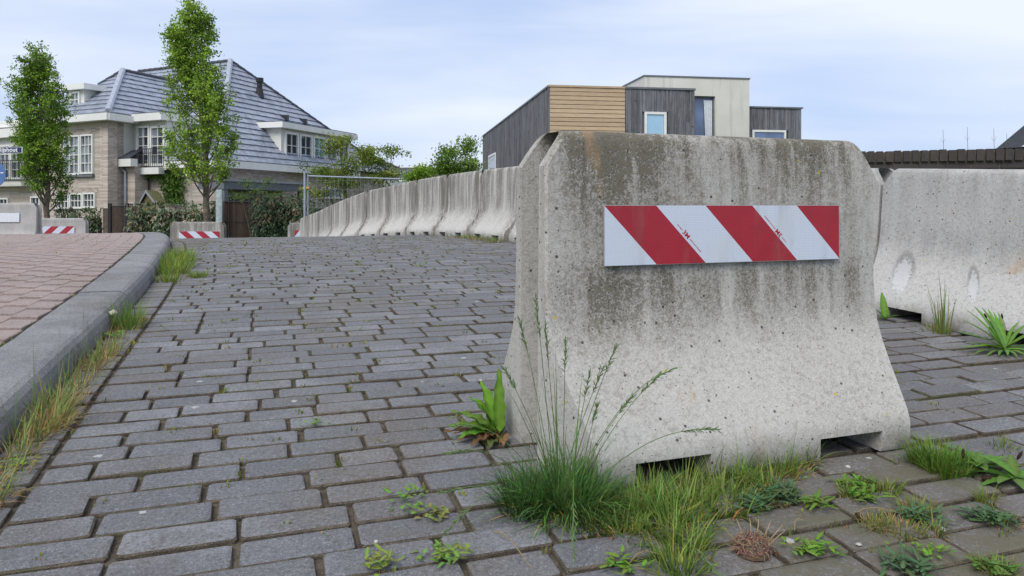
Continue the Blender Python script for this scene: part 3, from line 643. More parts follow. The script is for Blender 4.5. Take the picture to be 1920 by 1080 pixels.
# ------------------------------------------------------------------ Dutch villa on the left
RD = Vector((math.sin(R(18)), math.cos(R(18)), 0)); LD = Vector((math.sin(R(-64)), math.cos(R(-64)), 0))
RN = Vector((RD.y, -RD.x, 0)); LN = Vector((-abs(LD.y), -abs(LD.x), 0))
c0 = P(205, 213, 30.0); C0 = Vector((c0.x, c0.y, 0))
FL1 = Fr(C0, LD, LN); FR1 = Fr(C0, RD, RN)
O2 = C0 + RD * 1.5
FL2 = Fr(O2, LD, LN); tC2 = FL2.t_at(408); C2 = FL2.p(tC2, 0, 0); FR2 = Fr(C2, RD, RN)
G0 = -1.75
villa = thing('villa', 'brick villa with grey tiled hipped roofs and white dormers behind the hedge', 'house', (C2.x, C2.y, G0))
def part(name, mat, parent, fn, smooth=False):
    mb = MB(); fn(mb); return mb.build(name, mat, parent, smooth)
def window(fr, t0, t1, z0, z1, cols, rows, parent, n=0.0, glass='glass_dark', fw=0.07, mw=0.028, depth=0.09, frame='white_paint', name='window'):
    """white window: a frame with bars, each pane a sub-part"""
    if t0 > t1: t0, t1 = t1, t0
    mb = MB(); a, b = n - 0.02, n + depth
    fr.box(mb, t0, t0 + fw, a, b, z0, z1); fr.box(mb, t1 - fw, t1, a, b, z0, z1); fr.box(mb, t0 + fw, t1 - fw, a, b - .004, z1 - fw, z1); fr.box(mb, t0 + fw, t1 - fw, a, b - .004, z0, z0 + fw)
    iw, ih = t1 - t0 - 2 * fw, z1 - z0 - 2 * fw
    for k in range(1, cols): x = t0 + fw + iw * k / cols; fr.box(mb, x - mw / 2, x + mw / 2, a, b - 0.03, z0 + fw, z1 - fw)
    for k in range(1, rows): z = z0 + fw + ih * k / rows; fr.box(mb, t0 + fw, t1 - fw, a, b - 0.034, z - mw / 2, z + mw / 2)
    w_ = mb.build(name, frame, parent)
    for i in range(cols):
        for j in range(rows):
            x0 = t0 + fw + iw * i / cols; x1 = t0 + fw + iw * (i + 1) / cols; y0 = z0 + fw + ih * j / rows; y1 = z0 + fw + ih * (j + 1) / rows
            g = glass if isinstance(glass, str) else glass[(i * rows + j) % len(glass)]
            q = MB(); e = mw / 2 - 0.003; tl = random.uniform(-.004, .004)
            q.hexa([fr.p(x0 + e, a + .02, y0 + e), fr.p(x1 - e, a + .02, y0 + e), fr.p(x1 - e, a + .03 + tl, y0 + e), fr.p(x0 + e, a + .03 + tl, y0 + e), fr.p(x0 + e, a + .02, y1 - e), fr.p(x1 - e, a + .02, y1 - e), fr.p(x1 - e, a + .03, y1 - e), fr.p(x0 + e, a + .03, y1 - e)])
            q.build('pane', g, w_)
    return w_
def pxwin(fr, x0, x1, yt, yb, cols, rows, parent, n=0.0, **k):
    t0, t1 = fr.t_at(x0, n), fr.t_at(x1, n); xm = (x0 + x1) / 2
    return window(fr, t0, t1, fr.z_at(xm, yb, n), fr.z_at(xm, yt, n), cols, rows, parent, n, **k)
ZE1 = c0.z; ZE2 = 1.78
# walls
part('wall', 'brick_wall', villa, lambda m: FL1.box(m, 0, 12, -0.35, 0, G0, ZE1 - 0.1))
part('wall', 'brick_wall_side', villa, lambda m: FR1.box(m, 0.02, 0.73, -0.30, -0.002, G0, ZE1 - 0.1))
part('corner_pier', 'brick_wall', villa, lambda m: FL1.box(m, 0.0, FL1.t_at(190), 0, 0.07, G0, ZE1 - 0.12))
part('wall', 'brick_wall', villa, lambda m: FL2.box(m, tC2, 0.4, -0.3, 0, G0, ZE2 - 0.05))
part('wall', 'brick_wall_side', villa, lambda m: FR2.box(m, 0.002, 10.6, -0.3, 0, G0, ZE2 - 0.05))
part('dormer_cheek', 'white_render', villa, lambda m: FR1.box(m, 0.72, 1.56, -2.5, 0.004, ZE2 - 0.1, ZE1 - 0.1))
part('wall', 'white_render', villa, lambda m: FL2.box(m, FL2.t_at(252), FL2.t_at(322), -2.2, 0.25, ZE2 - 0.35, 3.45))
FL3 = Fr(C0 + RD * 0.74, LD, LN)
part('wall', 'brick_wall', villa, lambda m: FL3.box(m, FL3.t_at(253), 0.15, -0.6, 0.0, G0, 1.7))
part('gutter', 'white_paint', villa, lambda m: FL3.box(m, FL3.t_at(258), FL3.t_at(216), 0.0, 0.32, FL3.z_at(235, 313), FL3.z_at(235, 299)))
zl = FL3.z_at(235, 298); part('lead_roof', 'tile_dark', villa, lambda m: m.prism([FL3.p(FL3.t_at(256), 0.30, zl), FL3.p(FL3.t_at(222), 0.30, zl), FL3.p(FL3.t_at(234), -0.45, zl + .38), FL3.p(FL3.t_at(250), -0.45, zl + .38)], (0, 0, .03)))
# roofs: planes rising from the eaves
class Slope:
    def __init__(s, fr, z, pitch, over=0.28):
        s.fr = fr; s.k = math.tan(pitch); s.p0 = fr.p(0, over, z); s.e = fr.d; s.inn = -fr.n
        s.up = (s.inn + Vector((0, 0, s.k))).normalized(); s.nrm = s.e.cross(s.up)
        if s.nrm.z < 0: s.nrm = -s.nrm
    def ray(s, px, py):
        d = Vector(((px - 960) / FPX, 1, (HOR - py) / FPX)); D = s.p0.dot(s.nrm) / d.dot(s.nrm); return d * D
    def ab(s, p): q = Vector(p) - s.p0; return (q.dot(s.e), q.dot(s.up))
    def pt(s, a, b, h=0.0): return s.p0 + s.e * a + s.up * b + s.nrm * h
def clip_half(poly, f):
    o = []
    for i in range(len(poly)):
        a, b = poly[i], poly[(i + 1) % len(poly)]; fa, fb = f(a), f(b)
        if fa >= 0: o.append(a)
        if (fa >= 0) != (fb >= 0): k = fa / (fa - fb); o.append((a[0] + (b[0] - a[0]) * k, a[1] + (b[1] - a[1]) * k))
    return o
TILES = []
def tiled(sl, pts, parent, mat='tile', course=0.345, tw=0.33, name='roof'):
    poly = [sl.ab(p) for p in pts]
    ar = sum(poly[i][0] * poly[(i + 1) % len(poly)][1] - poly[(i + 1) % len(poly)][0] * poly[i][1] for i in range(len(poly)))
    if ar < 0: poly = poly[::-1]
    mb = MB(); mb.prism([sl.pt(a, b, -0.12) for a, b in poly], sl.nrm * 0.12); rf = mb.build(name, 'roof_felt', parent)
    b0 = min(p[1] for p in poly); b1 = max(p[1] for p in poly); a0 = min(p[0] for p in poly); a1 = max(p[0] for p in poly)
    r = 0; b = b0
    while b < b1:
        a = a0 - tw + (r * 0.37 % 1.0) * tw
        while a < a1:
            q = [(a + .004, b), (a + tw - .004, b), (a + tw - .004, b + course + .03), (a + .004, b + course + .03)]
            for i in range(len(poly)):
                p, p2 = poly[i], poly[(i + 1) % len(poly)]
                q = clip_half(q, lambda c, p=p, p2=p2: (p2[0] - p[0]) * (c[1] - p[1]) - (p2[1] - p[1]) * (c[0] - p[0]))
                if len(q) < 3: break
            if len(q) >= 3:
                jit = random.uniform(-.003, .003)
                h = lambda c: 0.052 - 0.045 * (c[1] - b) / course + jit
                n = len(q); vs = [sl.pt(c[0], c[1], h(c)) for c in q] + [sl.pt(c[0], c[1], 0.001) for c in q]
                ce = sum((Vector(v) for v in vs), Vector()) / len(vs); ar_ = abs(sum(q[i][0] * q[(i + 1) % n][1] - q[(i + 1) % n][0] * q[i][1] for i in range(n)))
                TILES.append((ce.y - 6 * ar_ / .2, vs, [tuple(range(n))] + [(i, n + i, n + (i + 1) % n, (i + 1) % n) for i in range(n)], rf, mat))
            a += tw
        b += course; r += 1
    return rf
def flush_tiles(keep=300):
    TILES.sort(key=lambda t: t[0]); rest = {}
    for i, (_, vs, fs, rf, mat) in enumerate(TILES):
        if i < keep: m = MB(); m.add(vs, fs); m.build('roof_tile', mat, rf)
        else: rest.setdefault((rf.name, mat), (rf, MB()))[1].add(vs, fs)
    for (nm, mat), (rf, m) in rest.items(): tag(m.build('roof_tile_field', mat, rf), kind='stuff')
    TILES.clear()
S_R2 = Slope(FR2, ZE2, R(50)); apex2 = S_R2.ray(432, 115)
dl = -(apex2 - FL2.o).dot(LN) + 0.28; S_L2 = Slope(FL2, ZE2, math.atan((apex2.z - ZE2) / dl))
corner2 = C2 + LN * 0.28 + RN * 0.28; corner2.z = ZE2
hipend = S_R2.ray(608, 238); dirh = hipend - apex2; eave_end = apex2 + dirh * ((apex2.z - ZE2) / (apex2.z - hipend.z))
roof2r = tiled(S_R2, [corner2, apex2, eave_end], villa)
ridge2 = apex2 + LD * 6.6
vall = FL2.p(1.2, 0.28, ZE2)
roof2l = tiled(S_L2, [corner2, apex2, ridge2, FL2.p(3.0, 0.28, ZE2)], villa)
ap1 = P(230, 133, 33.3)
dr1 = -(ap1 - C0).dot(RN) + 0.28; dl1 = -(ap1 - C0).dot(LN) + 0.28
S_R1 = Slope(FR1, ZE1, math.atan((ap1.z - ZE1) / dr1)); S_L1 = Slope(FL1, ZE1, math.atan((ap1.z - ZE1) / dl1))
cor1 = C0 + LN * 0.28 + RN * 0.28; cor1.z = ZE1
roof1r = tiled(S_R1, [cor1, ap1, ap1 + RD * 3.6, FR1.p(6.0, 0.28, ZE1)], villa)
lfar = S_L1.ray(150, 182)
roof1l = tiled(S_L1, [cor1, ap1, S_L1.ray(185, 160), S_L1.ray(100, 205), FL1.p(FL1.t_at(86), 0.28, ZE1)], villa)
flush_tiles()
def ridge(a, b, r, mat, rf, name='ridge_tiles'):
    n = max(2, int((b - a).length / 0.4))
    m = MB()
    for i in range(n):
        p, q = a + (b - a) * (i / n), a + (b - a) * ((i + 1.04) / n); m.tube([p + Vector((0, 0, .02)), q + Vector((0, 0, .035))], [r, r * 1.08], 8)
    return tag(m.build(name, mat, rf), kind='stuff')
ridge(cor1 + Vector((0, 0, .05)), ap1, 0.12, 'ridge_tile', roof1r, 'hip_tiles'); ridge(ap1, ap1 + RD * 3.6, 0.09, 'tile_dark', roof1r)
ridge(ap1, S_L1.ray(185, 160), 0.07, 'tile_dark', roof1l, 'hip_tiles')
ridge(corner2 + Vector((0, 0, .05)), apex2, 0.12, 'ridge_tile', roof2r, 'hip_tiles'); ridge(apex2, eave_end, 0.09, 'tile_dark', roof2r); ridge(apex2, ridge2, 0.09, 'tile_dark', roof2l)
# gutters
part('gutter', 'white_paint', villa, lambda m: FL1.box(m, -0.42, 9.0, 0.0, 0.42, ZE1 - 0.30, ZE1 - 0.02))
part('gutter', 'white_paint', villa, lambda m: FR1.box(m, -0.38, 1.6, 0.0, 0.41, ZE1 - 0.305, ZE1 - 0.025))
part('gutter', 'white_paint', villa, lambda m: FR2.box(m, -0.40, 10.5, 0.0, 0.42, ZE2 - 0.30, ZE2 - 0.01))
part('gutter', 'white_paint', villa, lambda m: FL2.box(m, tC2 - 0.4, FL2.t_at(322), 0.0, 0.41, ZE2 - 0.295, ZE2 - 0.015))
# french window with railing
fb = 0.25
part('bay_cornice', 'white_paint', villa, lambda m: FL2.box(m, FL2.t_at(240), FL2.t_at(326), -2.4, 0.62, 3.45, 3.75))
part('bay_roof', 'zinc_grey', villa, lambda m: FL2.box(m, FL2.t_at(241), FL2.t_at(325), -2.4, 0.60, 3.752, 3.79))
for a, b in ((258, 283), (284, 311)): pxwin(FL2, a, b, 236, 311, 2, 4, villa, fb, glass=['glass_mid', 'glass_pale', 'glass_dark'], fw=0.09)
part('window_sill', 'white_paint', villa, lambda m: FL2.box(m, FL2.t_at(255), FL2.t_at(318), fb + .0, fb + 0.28, FL2.z_at(285, 327, fb), FL2.z_at(285, 315, fb)))
def railing(m):
    z0, z1 = FL2.z_at(285, 313, .5), FL2.z_at(285, 278, .5); t0, t1 = FL2.t_at(307, .5), FL2.t_at(259, .5)
    FL2.box(m, t0, t1, .5, .53, z1 - .03, z1); FL2.box(m, t0, t1, .5, .53, z0, z0 + .03); FL2.box(m, t0, t1, .5, .53, z1 - .2, z1 - .18)
    n = 12
    for i in range(n + 1): t = t0 + (t1 - t0) * i / n; FL2.box(m, t - .006, t + .006, .505, .525, z0, z1)
part('balcony_railing', 'black_metal', villa, railing)
# left facade windows
pxwin(FL1, 122, 152, 254, 328, 3, 4, villa, 0.0, glass=['glass_pale', 'glass_mid', 'glass_pale']); pxwin(FL1, 153, 177, 252, 326, 3, 4, villa, 0.0, glass=['glass_pale', 'glass_pale', 'glass_mid'])
pxwin(FL1, 108, 132, 363, 392, 3, 2, villa, 0.0); pxwin(FL1, 133, 157, 362, 391, 3, 2, villa, 0.0); pxwin(FL1, 158, 181, 361, 390, 3, 2, villa, 0.0)
pxwin(FL1, 60, 78, 368, 408, 2, 3, villa, 0.0); pxwin(FL1, 0, 18, 371, 400, 2, 2, villa, 0.0)
part('window_sill', 'zinc_grey', villa, lambda m: FL1.box(m, FL1.t_at(121), FL1.t_at(178), 0, .12, FL1.z_at(150, 332), FL1.z_at(150, 328)))
def soldier(x0, x1, yb, yt):
    def f(m):
        t0, t1 = sorted((FL1.t_at(x0), FL1.t_at(x1))); z0, z1 = FL1.z_at((x0 + x1) / 2, yb), FL1.z_at((x0 + x1) / 2, yt); t = t0
        while t < t1: FL1.box(m, t + .004, t + .062, -.02, .012, z0, z1); t += .068
    tag(part('brick_lintel', 'brick_wall_side', villa, f), kind='stuff')
soldier(120, 180, 252, 242); soldier(106, 183, 361, 352)
# white bay at the far left
part('bay_wall', 'white_render', villa, lambda m: FL1.box(m, FL1.t_at(62), FL1.t_at(-60), -0.2, 0.5, FL1.z_at(20, 350), FL1.z_at(20, 262)))
part('bay_cornice', 'white_paint', villa, lambda m: FL1.box(m, FL1.t_at(72), FL1.t_at(-70), -0.6, 0.8, FL1.z_at(20, 262), FL1.z_at(20, 246)))
pxwin(FL1, 2, 22, 272, 336, 2, 4, villa, 0.5, glass=['glass_mid', 'glass_pale']); pxwin(FL1, 23, 44, 271, 336, 2, 4, villa, 0.5, glass=['glass_dark', 'glass_mid'])
def railing2(m):
    z0, z1 = FL1.z_at(20, 340, .75), FL1.z_at(20, 300, .75); t0, t1 = sorted((FL1.t_at(48, .75), FL1.t_at(-10, .75)))
    FL1.box(m, t0, t1, .72, .75, z1 - .03, z1); FL1.box(m, t0, t1, .72, .75, z0, z0 + .03)
    for i in range(17): t = t0 + (t1 - t0) * i / 16; FL1.box(m, t - .006, t + .006, .725, .745, z0, z1)
part('balcony_railing', 'black_metal', villa, railing2)
# small dormer
fdn = -0.45
zt, zb = FL1.z_at(140, 170, fdn), FL1.z_at(140, 207, fdn); t0, t1 = FL1.t_at(158, fdn), FL1.t_at(124, fdn)
sd1 = part('dormer', 'white_render', villa, lambda m: FL1.box(m, t0, t1, -3.2, fdn, zb, zt))
part('dormer_roof', 'white_paint', villa, lambda m: FL1.box(m, t0 - .3, t1 + .25, -3.0, fdn + .22, zt, zt + .24))
pxwin(FL1, 134, 152, 172, 203, 2, 2, villa, fdn, glass='glass_pale', fw=0.08)
# long dormer on the right slope
fdn = -0.22; ta, tb = FR2.t_at(527, fdn), FR2.t_at(655, fdn); zb, zt = 1.98, 3.5
part('dormer', 'white_render', villa, lambda m: FR2.box(m, ta, tb, -3.2, fdn, zb, zt))
part('dormer_roof', 'white_paint', villa, lambda m: FR2.box(m, ta - .32, tb + .35, -3.0, fdn + .30, zt, zt + .26))
part('dormer_lead', 'tile_dark', villa, lambda m: FR2.box(m, ta - .28, tb + .3, -2.9, fdn + .26, zt + .262, zt + .30))
part('dormer_apron', 'tile_dark', villa, lambda m: m.add([FR2.p(ta - .1, fdn + .02, zb + .02), FR2.p(tb, fdn + .02, zb + .02), FR2.p(tb, .38, ZE2 + .02), FR2.p(ta - .1, .38, ZE2 + .02)], [(0, 1, 2, 3)]))
wn_ = 5; w0 = ta + 0.18; ww = (tb - .1 - w0) / wn_
for i in range(wn_): window(FR2, w0 + ww * i + .04, w0 + ww * (i + 1) - .04, zb + .14, zt - .12, 2, 2, villa, fdn, glass=['glass_teal' if i in (2, 3) else 'glass_dark'], fw=0.11)
# flues on the roof
def flue(m):
    b = S_R2.ray(487, 180); m.tube([b - Vector((0, 0, .1)), b + Vector((0, 0, .36))], [.22, .15], 10); m.tube([b + Vector((0, 0, .36)), b + Vector((0, 0, .75))], .13, 10); m.tube([b + Vector((0, 0, .68)), b + Vector((0, 0, .88))], .18, 10)
part('flue', 'black_metal', villa, flue)
for px, py in ((532, 222), (567, 229)):
    b = S_R2.ray(px, py); part('roof_vent', 'black_metal', villa, lambda m, b=b: m.hexa([b + Vector(q) for q in ((-.2, -.1, -.1), (.2, -.1, -.1), (.2, .2, -.1), (-.2, .2, -.1), (-.2, -.1, .16), (.2, -.1, .16), (.2, .2, .2), (-.2, .2, .2))]))
# downpipes
part('downpipe', 'galvanised', villa, lambda m: m.tube([FL3.p(FL3.t_at(231), .2, 1.6), FL3.p(FL3.t_at(238), .08, 1.35), FL3.p(FL3.t_at(238), .08, G0)], .055, 8))
# veranda on the right side
fv = 1.2; v0, v1 = FR2.t_at(420, fv), FR2.t_at(573, fv)
ver = part('veranda_roof', 'zinc_grey', villa, lambda m: FR2.box(m, v0, v1, 0.0, fv, 0.60, 0.97))
part('veranda_edge', 'grey_render', villa, lambda m: FR2.box(m, v0 - .03, v1 + .03, 0.0, fv + .04, 0.90, 1.0))
for px, mt in ((487, 'zinc_grey'), (568, 'zinc_grey'), (425, 'zinc_grey')): part('veranda_post', mt, villa, lambda m, px=px: FR2.box(m, FR2.t_at(px, fv) - .1, FR2.t_at(px, fv) + .1, fv - .22, fv - .02, G0, .6))
part('garden_door', 'white_paint', villa, lambda m: FR2.box(m, .3, 4.2, .0, .05, -1.6, .5))
for i in range(4): pxw = window(FR2, .4 + i * .95, 1.3 + i * .95, -1.5, .4, 2, 2, villa, .05, glass=['glass_dark', 'glass_mid'], fw=.08)
pxwin(FR2, 600, 640, 352, 372, 3, 1, villa, 0.0, glass='glass_pale')
# neighbouring house whose roof shows right of the long dormer
nb = P(690, 320, 44); fn_ = Fr((nb.x, nb.y), RD, RN)
nbh = thing('neighbour_house', 'house with a dark tiled roof and white gutter behind the small maple', 'house', (nb.x, nb.y, G0))
na, nz = fn_.t_at(752), 2.05
part('wall', 'brick_wall_side', nbh, lambda m: fn_.box(m, -6, na - .3, -6, 0, G0, nz - .1))
part('gutter', 'white_paint', nbh, lambda m: fn_.box(m, -6.2, na, -6.2, .35, nz - .12, nz + .16))
part('balcony', 'white_paint', nbh, lambda m: fn_.box(m, na - 3, na + .2, -3, .5, nz - 1.1, nz - .55))
S_N = Slope(fn_, nz + .16, R(34), .3); rfn = tiled(S_N, [fn_.p(na, .3, nz + .16), S_N.ray(664, 274), S_N.ray(560, 274), fn_.p(-6.2, .3, nz + .16)], nbh, 'tile_dark', .34, .3)
flush_tiles(120)
pxwin(fn_, 715, 728, 335, 352, 1, 2, nbh)
gb = P(775, 315, 70); fg = Fr((gb.x, gb.y), (1, .1), (.1, -1))
ghb = thing('grey_building', 'low grey flat building far off between the maple and the leafy bush', 'building', (gb.x, gb.y, G0))
part('wall', 'white_render', ghb, lambda m: fg.box(m, -4, 4, -8, 0, G0, 2.6)); part('upper_wall', 'zinc_grey', ghb, lambda m: fg.box(m, -2.2, 6, -7.9, .05, 2.6, 3.5)); part('roof_edge', 'white_paint', ghb, lambda m: fg.box(m, -2.3, 6.1, -8, .1, 3.5, 3.58))
pxwin(fg, 757, 762, 322, 334, 1, 1, ghb, .05, frame='zinc_grey'); pxwin(fg, 776, 800, 318, 324, 2, 1, ghb, .05, frame='zinc_grey')

# ------------------------------------------------------------------ modern timber and render house
m0 = P(1030, 160, 26.0); FD = Vector((math.sin(R(80.8)), math.cos(R(80.8)), 0)); FN = Vector((FD.y, -FD.x, 0))
MF = Fr(m0, FD, FN); SDv = Vector((-FD.y, FD.x, 0)); MS = Fr(m0, SDv, -FD); ZM = m0.z
modern = thing('modern_house', 'flat roofed modern house in grey timber, orange planks and cream render', 'house', (m0.x, m0.y, G0))
tw1, td1 = MF.t_at(1172), MF.t_at(1302)
part('wall_core', 'weathered', modern, lambda m: MF.box(m, 0.05, td1 - .03, -19.2, -0.05, G0, ZM - .06))
def boards(fr, t0, t1, z0, z1, name, wmin=.06, wmax=.15, holes=()):
    m = MB(); t = t0
    while t < t1:
        w_ = min(random.uniform(wmin, wmax), t1 - t); zs = [z0]
        z = z0 + random.uniform(.3, 2.5)
        while z < z1 - .3: zs.append(z); z += random.uniform(.9, 2.6)
        zs.append(z1)
        for a, b in zip(zs, zs[1:]):
            segs = [(a, b)]
            for (h0, h1, g0, g1) in holes:
                if t + w_ > h0 and t < h1:
                    ns = []
                    for (p, q) in segs:
                        if q <= g0 or p >= g1: ns.append((p, q)); continue
                        if p < g0: ns.append((p, g0))
                        if q > g1: ns.append((g1, q))
                    segs = ns
            for p, q in segs: fr.box(m, t + .004, t + w_ - .004, -.05, random.uniform(.004, .03), p + .003, q - .003)
        t += w_
    return tag(m.build(name, 'weathered', modern), kind='stuff')
wz0, wz1 = MF.z_at(1228, 262), MF.z_at(1228, 210); wt0, wt1 = MF.t_at(1208), MF.t_at(1249)
boards(MF, tw1 + .01, td1, G0, ZM - .05, 'timber_cladding', holes=[(wt0, wt1, wz0, wz1)])
sz = lambda px, py: MS.z_at(px, py)
st0, st1 = sorted((MS.t_at(917), MS.t_at(930)))
boards(MS, 0.0, 19.2, G0, ZM - .05, 'timber_cladding', holes=[(st0, st1, -1.2, sz(923, 289))])
window(MF, wt0, wt1, wz0, wz1, 1, 1, modern, 0.0, glass='blind_blue', fw=.09, depth=.05)
window(MS, st0, st1, -1.2, sz(923, 289), 1, 1, modern, 0.0, glass='glass_pale', fw=.12, depth=.05)
z = ZM - .06; h = .152
while z > G0 + .2: part('plank', 'larch', modern, lambda m, z=z: MF.box(m, 0.02, tw1 - .01, -.045, .02 + random.uniform(-.003, .003), z - h + .02, z)); z -= h
part('roof_edge', 'zinc_grey', modern, lambda m: (MF.box(m, tw1, td1 + .03, -19.2, .06, ZM - .05, ZM + .02), MF.box(m, -.05, tw1 - .003, -19.2, -.06, ZM - .055, ZM + .015)))
part('roof_edge', 'larch', modern, lambda m: MF.box(m, -.03, tw1 - .006, -.055, .05, ZM - .05, ZM + .018))
nw = -1.2; a0, a1 = MF.t_at(1208, nw), MF.t_at(1405, nw); zw = MF.z_at(1208, 143, nw); g0, g1 = MF.t_at(1302, nw), MF.t_at(1341, nw); gz1 = MF.z_at(1320, 180, nw)
def whitevol(m):
    MF.box(m, a0, g0, -8.5, nw, G0, zw); MF.box(m, g1, a1, -8.5, nw, G0, zw - .001); MF.box(m, g0, g1, -8.5, nw - .002, gz1, zw - .002); MF.box(m, g0, g1, -8.5, nw - .9, G0, gz1)
part('rendered_wall', 'render_cream', modern, whitevol)
part('roof_edge', 'zinc_grey', modern, lambda m: MF.box(m, a0 - .03, a1 + .03, -8.53, nw + .03, zw, zw + .05))
window(MF, g0 + .01, g1 - .01, -1.0, gz1 - .01, 1, 1, modern, nw - .16, glass='glass_blue', fw=.05, depth=.06, frame='zinc_grey')
def curtain(m):
    t0, t1 = g0 + (g1 - g0) * .5, g1 - .08; n = 26; prev = None; vs = []; fs = []
    for i in range(n + 1):
        k = i / n; t = t0 + (t1 - t0) * k; off = .02 * math.sin(k * 28)
        for zz, sh in ((-1, .28), (gz1 - .15, 0.0)): vs.append(MF.p(t + sh * (1 - k) * .8, nw - .105 + off * .4, zz))
    fs = [(2 * i, 2 * i + 2, 2 * i + 3, 2 * i + 1) for i in range(n)]; m.add(vs, fs)
part('curtain', 'curtain', modern, curtain)
nr = -1.6; r0, r1 = a1 + .004, MF.t_at(1502, nr); zr2 = MF.z_at(1450, 203, nr); q0, q1 = MF.t_at(1410, nr), MF.t_at(1473, nr); qz = MF.z_at(1440, 244, nr)
part('side_wall', 'weathered', modern, lambda m: MF.box(m, r0, r1, -8.4, nr - .06, G0, zr2))
MR = Fr(MF.p(0, nr, 0), FD, FN); boards(MR, r0, r1, G0, zr2, 'timber_cladding', holes=[(q0, q1, -.5, qz)])
part('roof_edge', 'zinc_grey', modern, lambda m: MF.box(m, r0, r1 + .06, -8.4, nr + .06, zr2 + .001, zr2 + .06))
window(MR, q0, q1, -.5, qz, 1, 1, modern, 0.0, glass='glass_blue', fw=.08, depth=.05)

# roof corner of another house at the right edge
rb = P(1960, 276, 60); fr_ = Fr((rb.x, rb.y), (rb.y, -rb.x), (-rb.x, -rb.y))
rh = thing('distant_house', 'grey pitched roof corner peeping over the brick wall at the right edge', 'house', (rb.x, rb.y, G0))
zz0 = P(1885, 275, 60).z
part('wall', 'white_render', rh, lambda m: fr_.box(m, -2.9, 9, -8, 0, G0, zz0 - .1))
part('roof', 'tile_dark', rh, lambda m: m.prism([fr_.p(-3.3, .3, zz0), fr_.p(9.4, .3, zz0), fr_.p(3.0, .3, zz0 + 6.0)], fr_.n * -8.6))
part('gable', 'white_render', rh, lambda m: m.prism([fr_.p(-1.6, .34, zz0 + .05), fr_.p(7.0, .34, zz0 + .05), fr_.p(3.0, .34, zz0 + 3.2)], fr_.n * .1))

# ------------------------------------------------------------------ dark brick parapet behind the right hand row
wa, wb = P(1440, 287, 7.3), P(2080, 275, 6.4); wd = (wb - wa); wl = math.hypot(wd.x, wd.y); fw_ = Fr(wa, (wd.x, wd.y), (wd.y, -wd.x))
slope_w = (wb.z - wa.z) / wl
par = thing('brick_parapet', 'dark brick bridge wall with an upright brick coping behind the right barrier', 'wall', (wa.x, wa.y, -1.2))
zt_ = lambda t: wa.z + slope_w * t
mortar = part('mortar_core', 'joint_sand', par, lambda m: m.hexa([fw_.p(0, -.2, -1.2), fw_.p(wl, -.2, -1.2), fw_.p(wl, -.012, -1.2), fw_.p(0, -.012, -1.2), fw_.p(0, -.2, zt_(0) - .012), fw_.p(wl, -.2, zt_(wl) - .012), fw_.p(wl, -.012, zt_(wl) - .012), fw_.p(0, -.012, zt_(0) - .012)]))
t = 0.0
def wbrick(t0, t1, z0, z1, n1):
    m = MB(); s0, s1 = slope_w * t0, slope_w * t1; e = .005
    m.hexa([fw_.p(t0, -.21, z0 + s0), fw_.p(t1, -.21, z0 + s1), fw_.p(t1, n1, z0 + s1), fw_.p(t0, n1, z0 + s0), fw_.p(t0 + e, -.205, z1 + s0), fw_.p(t1 - e, -.205, z1 + s1), fw_.p(t1 - e, n1 - e, z1 + s1), fw_.p(t0 + e, n1 - e, z1 + s0)])
    m.build('brick', 'brick_dark', par)
while t < wl - .07: wbrick(t, t + .062 + random.uniform(-.003, .003), wa.z - .105, wa.z + random.uniform(-.006, .004), .02 + random.uniform(-.004, .004)); t += .0745
for r in range(3):
    t = (r % 2) * -.11; z1 = wa.z - .117 - r * .068
    while t < wl - .05: wbrick(max(t, 0), min(t + .208, wl), z1 - .056, z1, random.uniform(-.004, .004)); t += .22

